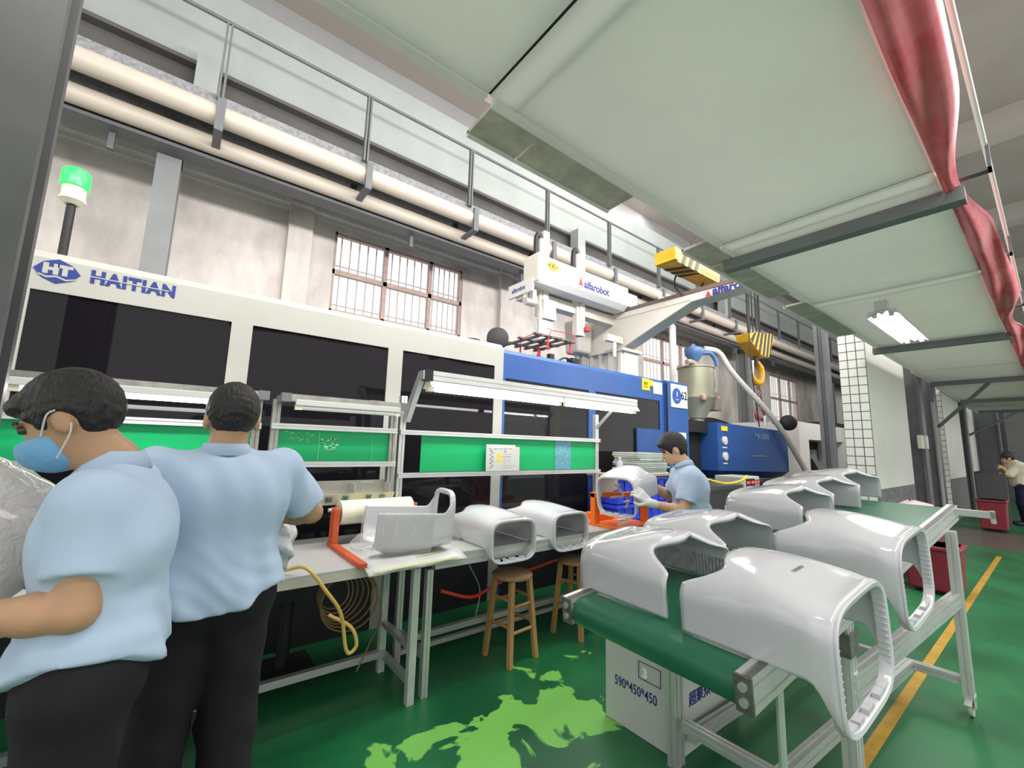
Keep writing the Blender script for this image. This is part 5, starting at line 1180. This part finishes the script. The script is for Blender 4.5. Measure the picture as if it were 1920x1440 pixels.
def stand(cx, cy, f, z_hip=.88, lean=0):
    f3 = np.array([f[0], f[1], 0.]); f3 /= np.linalg.norm(f3); rt = np.cross(f3, [0, 0, 1.]); c = np.array([cx, cy, 0.])
    J = {}
    for sd, q in (('L', -1), ('R', 1)):
        J['hip'+sd] = c+rt*q*.085+[0, 0, z_hip]; J['kn'+sd] = c+rt*q*.10+f3*.02+[0, 0, .47]; J['an'+sd] = c+rt*q*.11-f3*.02+[0, 0, .09]
        J['sh'+sd] = c+rt*q*.18+f3*lean+[0, 0, 1.335]
    J['chest'] = c+f3*lean*.8+[0, 0, 1.23]; J['neck'] = c+f3*(lean+.015)+[0, 0, 1.405]
    return J, f3, rt, c
MM = (M_skin, M_hair, M_shirt, M_trou)
# man with his back to us
f = (-.03, 1); J, f3, rt, c = stand(.15, 1.85, f, .89)
J['shL'] = c+rt*-.185+[0, 0, 1.335]; J['shR'] = c+rt*.185+f3*.01+[0, 0, 1.335]
J['head'] = c+f3*.035+rt*.01+[0, 0, 1.515]
J['elR'] = c+rt*.325+f3*.07+[0, 0, 1.155]; J['wrR'] = c+rt*.19+f3*.27+[0, 0, 1.12]; J['upR'] = [0, 0, 1.]
J['elL'] = c+rt*-.27+f3*.10+[0, 0, 1.12]; J['wrL'] = c+rt*-.10+f3*.30+[0, 0, 1.08]; J['upL'] = [0, 0, 1.]
human('person', 'man in light blue shirt and black trousers seen from behind at the left bench', J, f, f, math.radians(12), 1.04, mats=MM, hem=.88, sleeve=.80, hairlen=.008)
# man in profile with a face mask
f = (-1, .04); J, f3, rt, c = stand(-.10, 1.50, f, .88, .0)
J['head'] = c+f3*.105+[0, 0, 1.48]; J['neck'] = c+f3*.015+[0, 0, 1.385]; J['chest'] = c+[0, 0, 1.20]
J['shL'] = c+rt*-.15+f3*.02+[0, 0, 1.30]; J['shR'] = c+rt*.15+[0, 0, 1.31]
J['elL'] = c+rt*-.18+f3*.02+[0, 0, 1.075]; J['wrL'] = c+rt*-.12+f3*.23+[0, 0, 1.08]; J['upL'] = [0, 0, 1.]
J['elR'] = c+rt*.19+f3*.08+[0, 0, 1.08]; J['wrR'] = c+rt*.10+f3*.30+[0, 0, 1.12]; J['upR'] = [0, 0, 1.]
human('person', 'man in light blue shirt and blue face mask at the left edge', J, f, (-.97, .22), math.radians(30), .95, mats=MM, hem=.90, sleeve=.66, mask=True, hairlen=.012, sw=.84)
# man with white gloves
f = (-.66, .75); J, f3, rt, c = stand(3.50, 1.98, f, .86, .03)
J['neck'] = c+f3*.05+[0, 0, 1.345]; J['chest'] = c+f3*.01+[0, 0, 1.14]; J['head'] = c+f3*.135+[0, 0, 1.455]
J['shL'] = c+rt*-.165+f3*.03+[0, 0, 1.235]; J['shR'] = c+rt*.165+f3*.05+[0, 0, 1.245]
J['elL'] = [3.27, 1.92, .96]; J['wrL'] = [2.985, 2.03, 1.03]; J['upL'] = [-.45, -.8, .25]; J['hdL'] = [-.40, .42, .50]
J['elR'] = c+rt*.23+f3*.13+[0, 0, 1.03]; J['wrR'] = c+rt*.10+f3*.34+[0, 0, 1.15]; J['upR'] = [.3, .3, .8]
human('person', 'man in light blue shirt and white gloves holding up a white cover', J, f, f, math.radians(28), 1.06, mats=(M_skin3, M_hair, M_shirt, M_trou), hem=.80, sleeve=.72, gloves=True, hairlen=.022)
# far worker
f = (-.3, .95); J, f3, rt, c = stand(15.0, .62, f, .86, .06)
J['head'] = c+f3*.16+[0, 0, 1.47]; J['elL'] = c+rt*-.2+f3*.2+[0, 0, 1.12]; J['wrL'] = c+rt*-.05+f3*.27+[0, 0, 1.25]; J['elR'] = c+rt*.2+f3*.2+[0, 0, 1.1]; J['wrR'] = c+rt*.05+f3*.27+[0, 0, 1.2]
human('person', 'far worker in a cream jacket and dark blue trousers at the end of the aisle', J, f, f, math.radians(15), 1.02, mats=(M_skin3, M_hair, mat('cream_jacket', (.62, .56, .42), .8, var=.15, vscale=8), mat('dark_blue_jeans', (.012, .016, .05), .8)), hem=.84, sleeve=1.4, hairlen=.03, h=.012, shirt_slack=.04)

# held cover
rr_ = Vector((.98, .12, .16)).normalized(); xx_ = rr_.cross(Vector((0, 0, 1))).normalized(); zz_ = xx_.cross(rr_)
hd_dims = (.39, .36, .25, .16, .135)
C0 = V(2.93, 2.32, 1.06)
org = C0+rr_*hd_dims[1]-zz_*((hd_dims[2]*.9-hd_dims[4])/2)
place_cover(Matrix(((xx_.x, rr_.x, zz_.x, org.x), (xx_.y, rr_.y, zz_.y, org.y), (xx_.z, rr_.z, zz_.z, org.z), (0, 0, 0, 1))), 'white cover held up by the man in white gloves', dims=hd_dims)
# film wrapped parcels in the two left men's hands
def parcel(c, r, seed, lab, m, R=None, name='wrapped_parcel'):
    g = Field(np.array(c)-max(r)-.03, np.array(c)+max(r)+.03, .008); g.ell(c, r, R, .02)
    X, Y, Z = g.grid(); g.D += (.010*np.sin(X*42+seed)*np.sin(Y*37+Z*21)+.006*np.sin(Z*75+X*50+seed)).astype(np.float32)
    t = thing(name, lab, 'parcel', (c[0], c[1], c[2]-r[2])); g.build('parcel_body', m, t); return t
M_parcel = mat('bubble_film', (.78, .70, .69), .12, coat=.8, bump=.8, bscale=55)
_translucent(M_parcel, .45)
parcel([-.355, 1.64, 1.20], [.14, .15, .185], 1.3, 'shiny film wrapped parcel held by the masked man at the left edge', M_parcel)
M_bag = mat('clear_bag_white', (.66, .66, .72), .15, coat=.7, bump=.7, bscale=30)
parcel([.40, 2.15, 1.0], [.07, .11, .125], 4.0, 'white film bag in the right hand of the man seen from behind', M_bag)

tag(B().box((14.2, .80, 0), (14.3, 1.25, 1.12)).build('dark_board', mat('board_dark_grey', (.07, .065, .07), .7)), 'dark grey upright board between the far red bin and the far worker', 'board')
for o in list(bpy.data.objects):
    if '_base' in o: del o['_base']
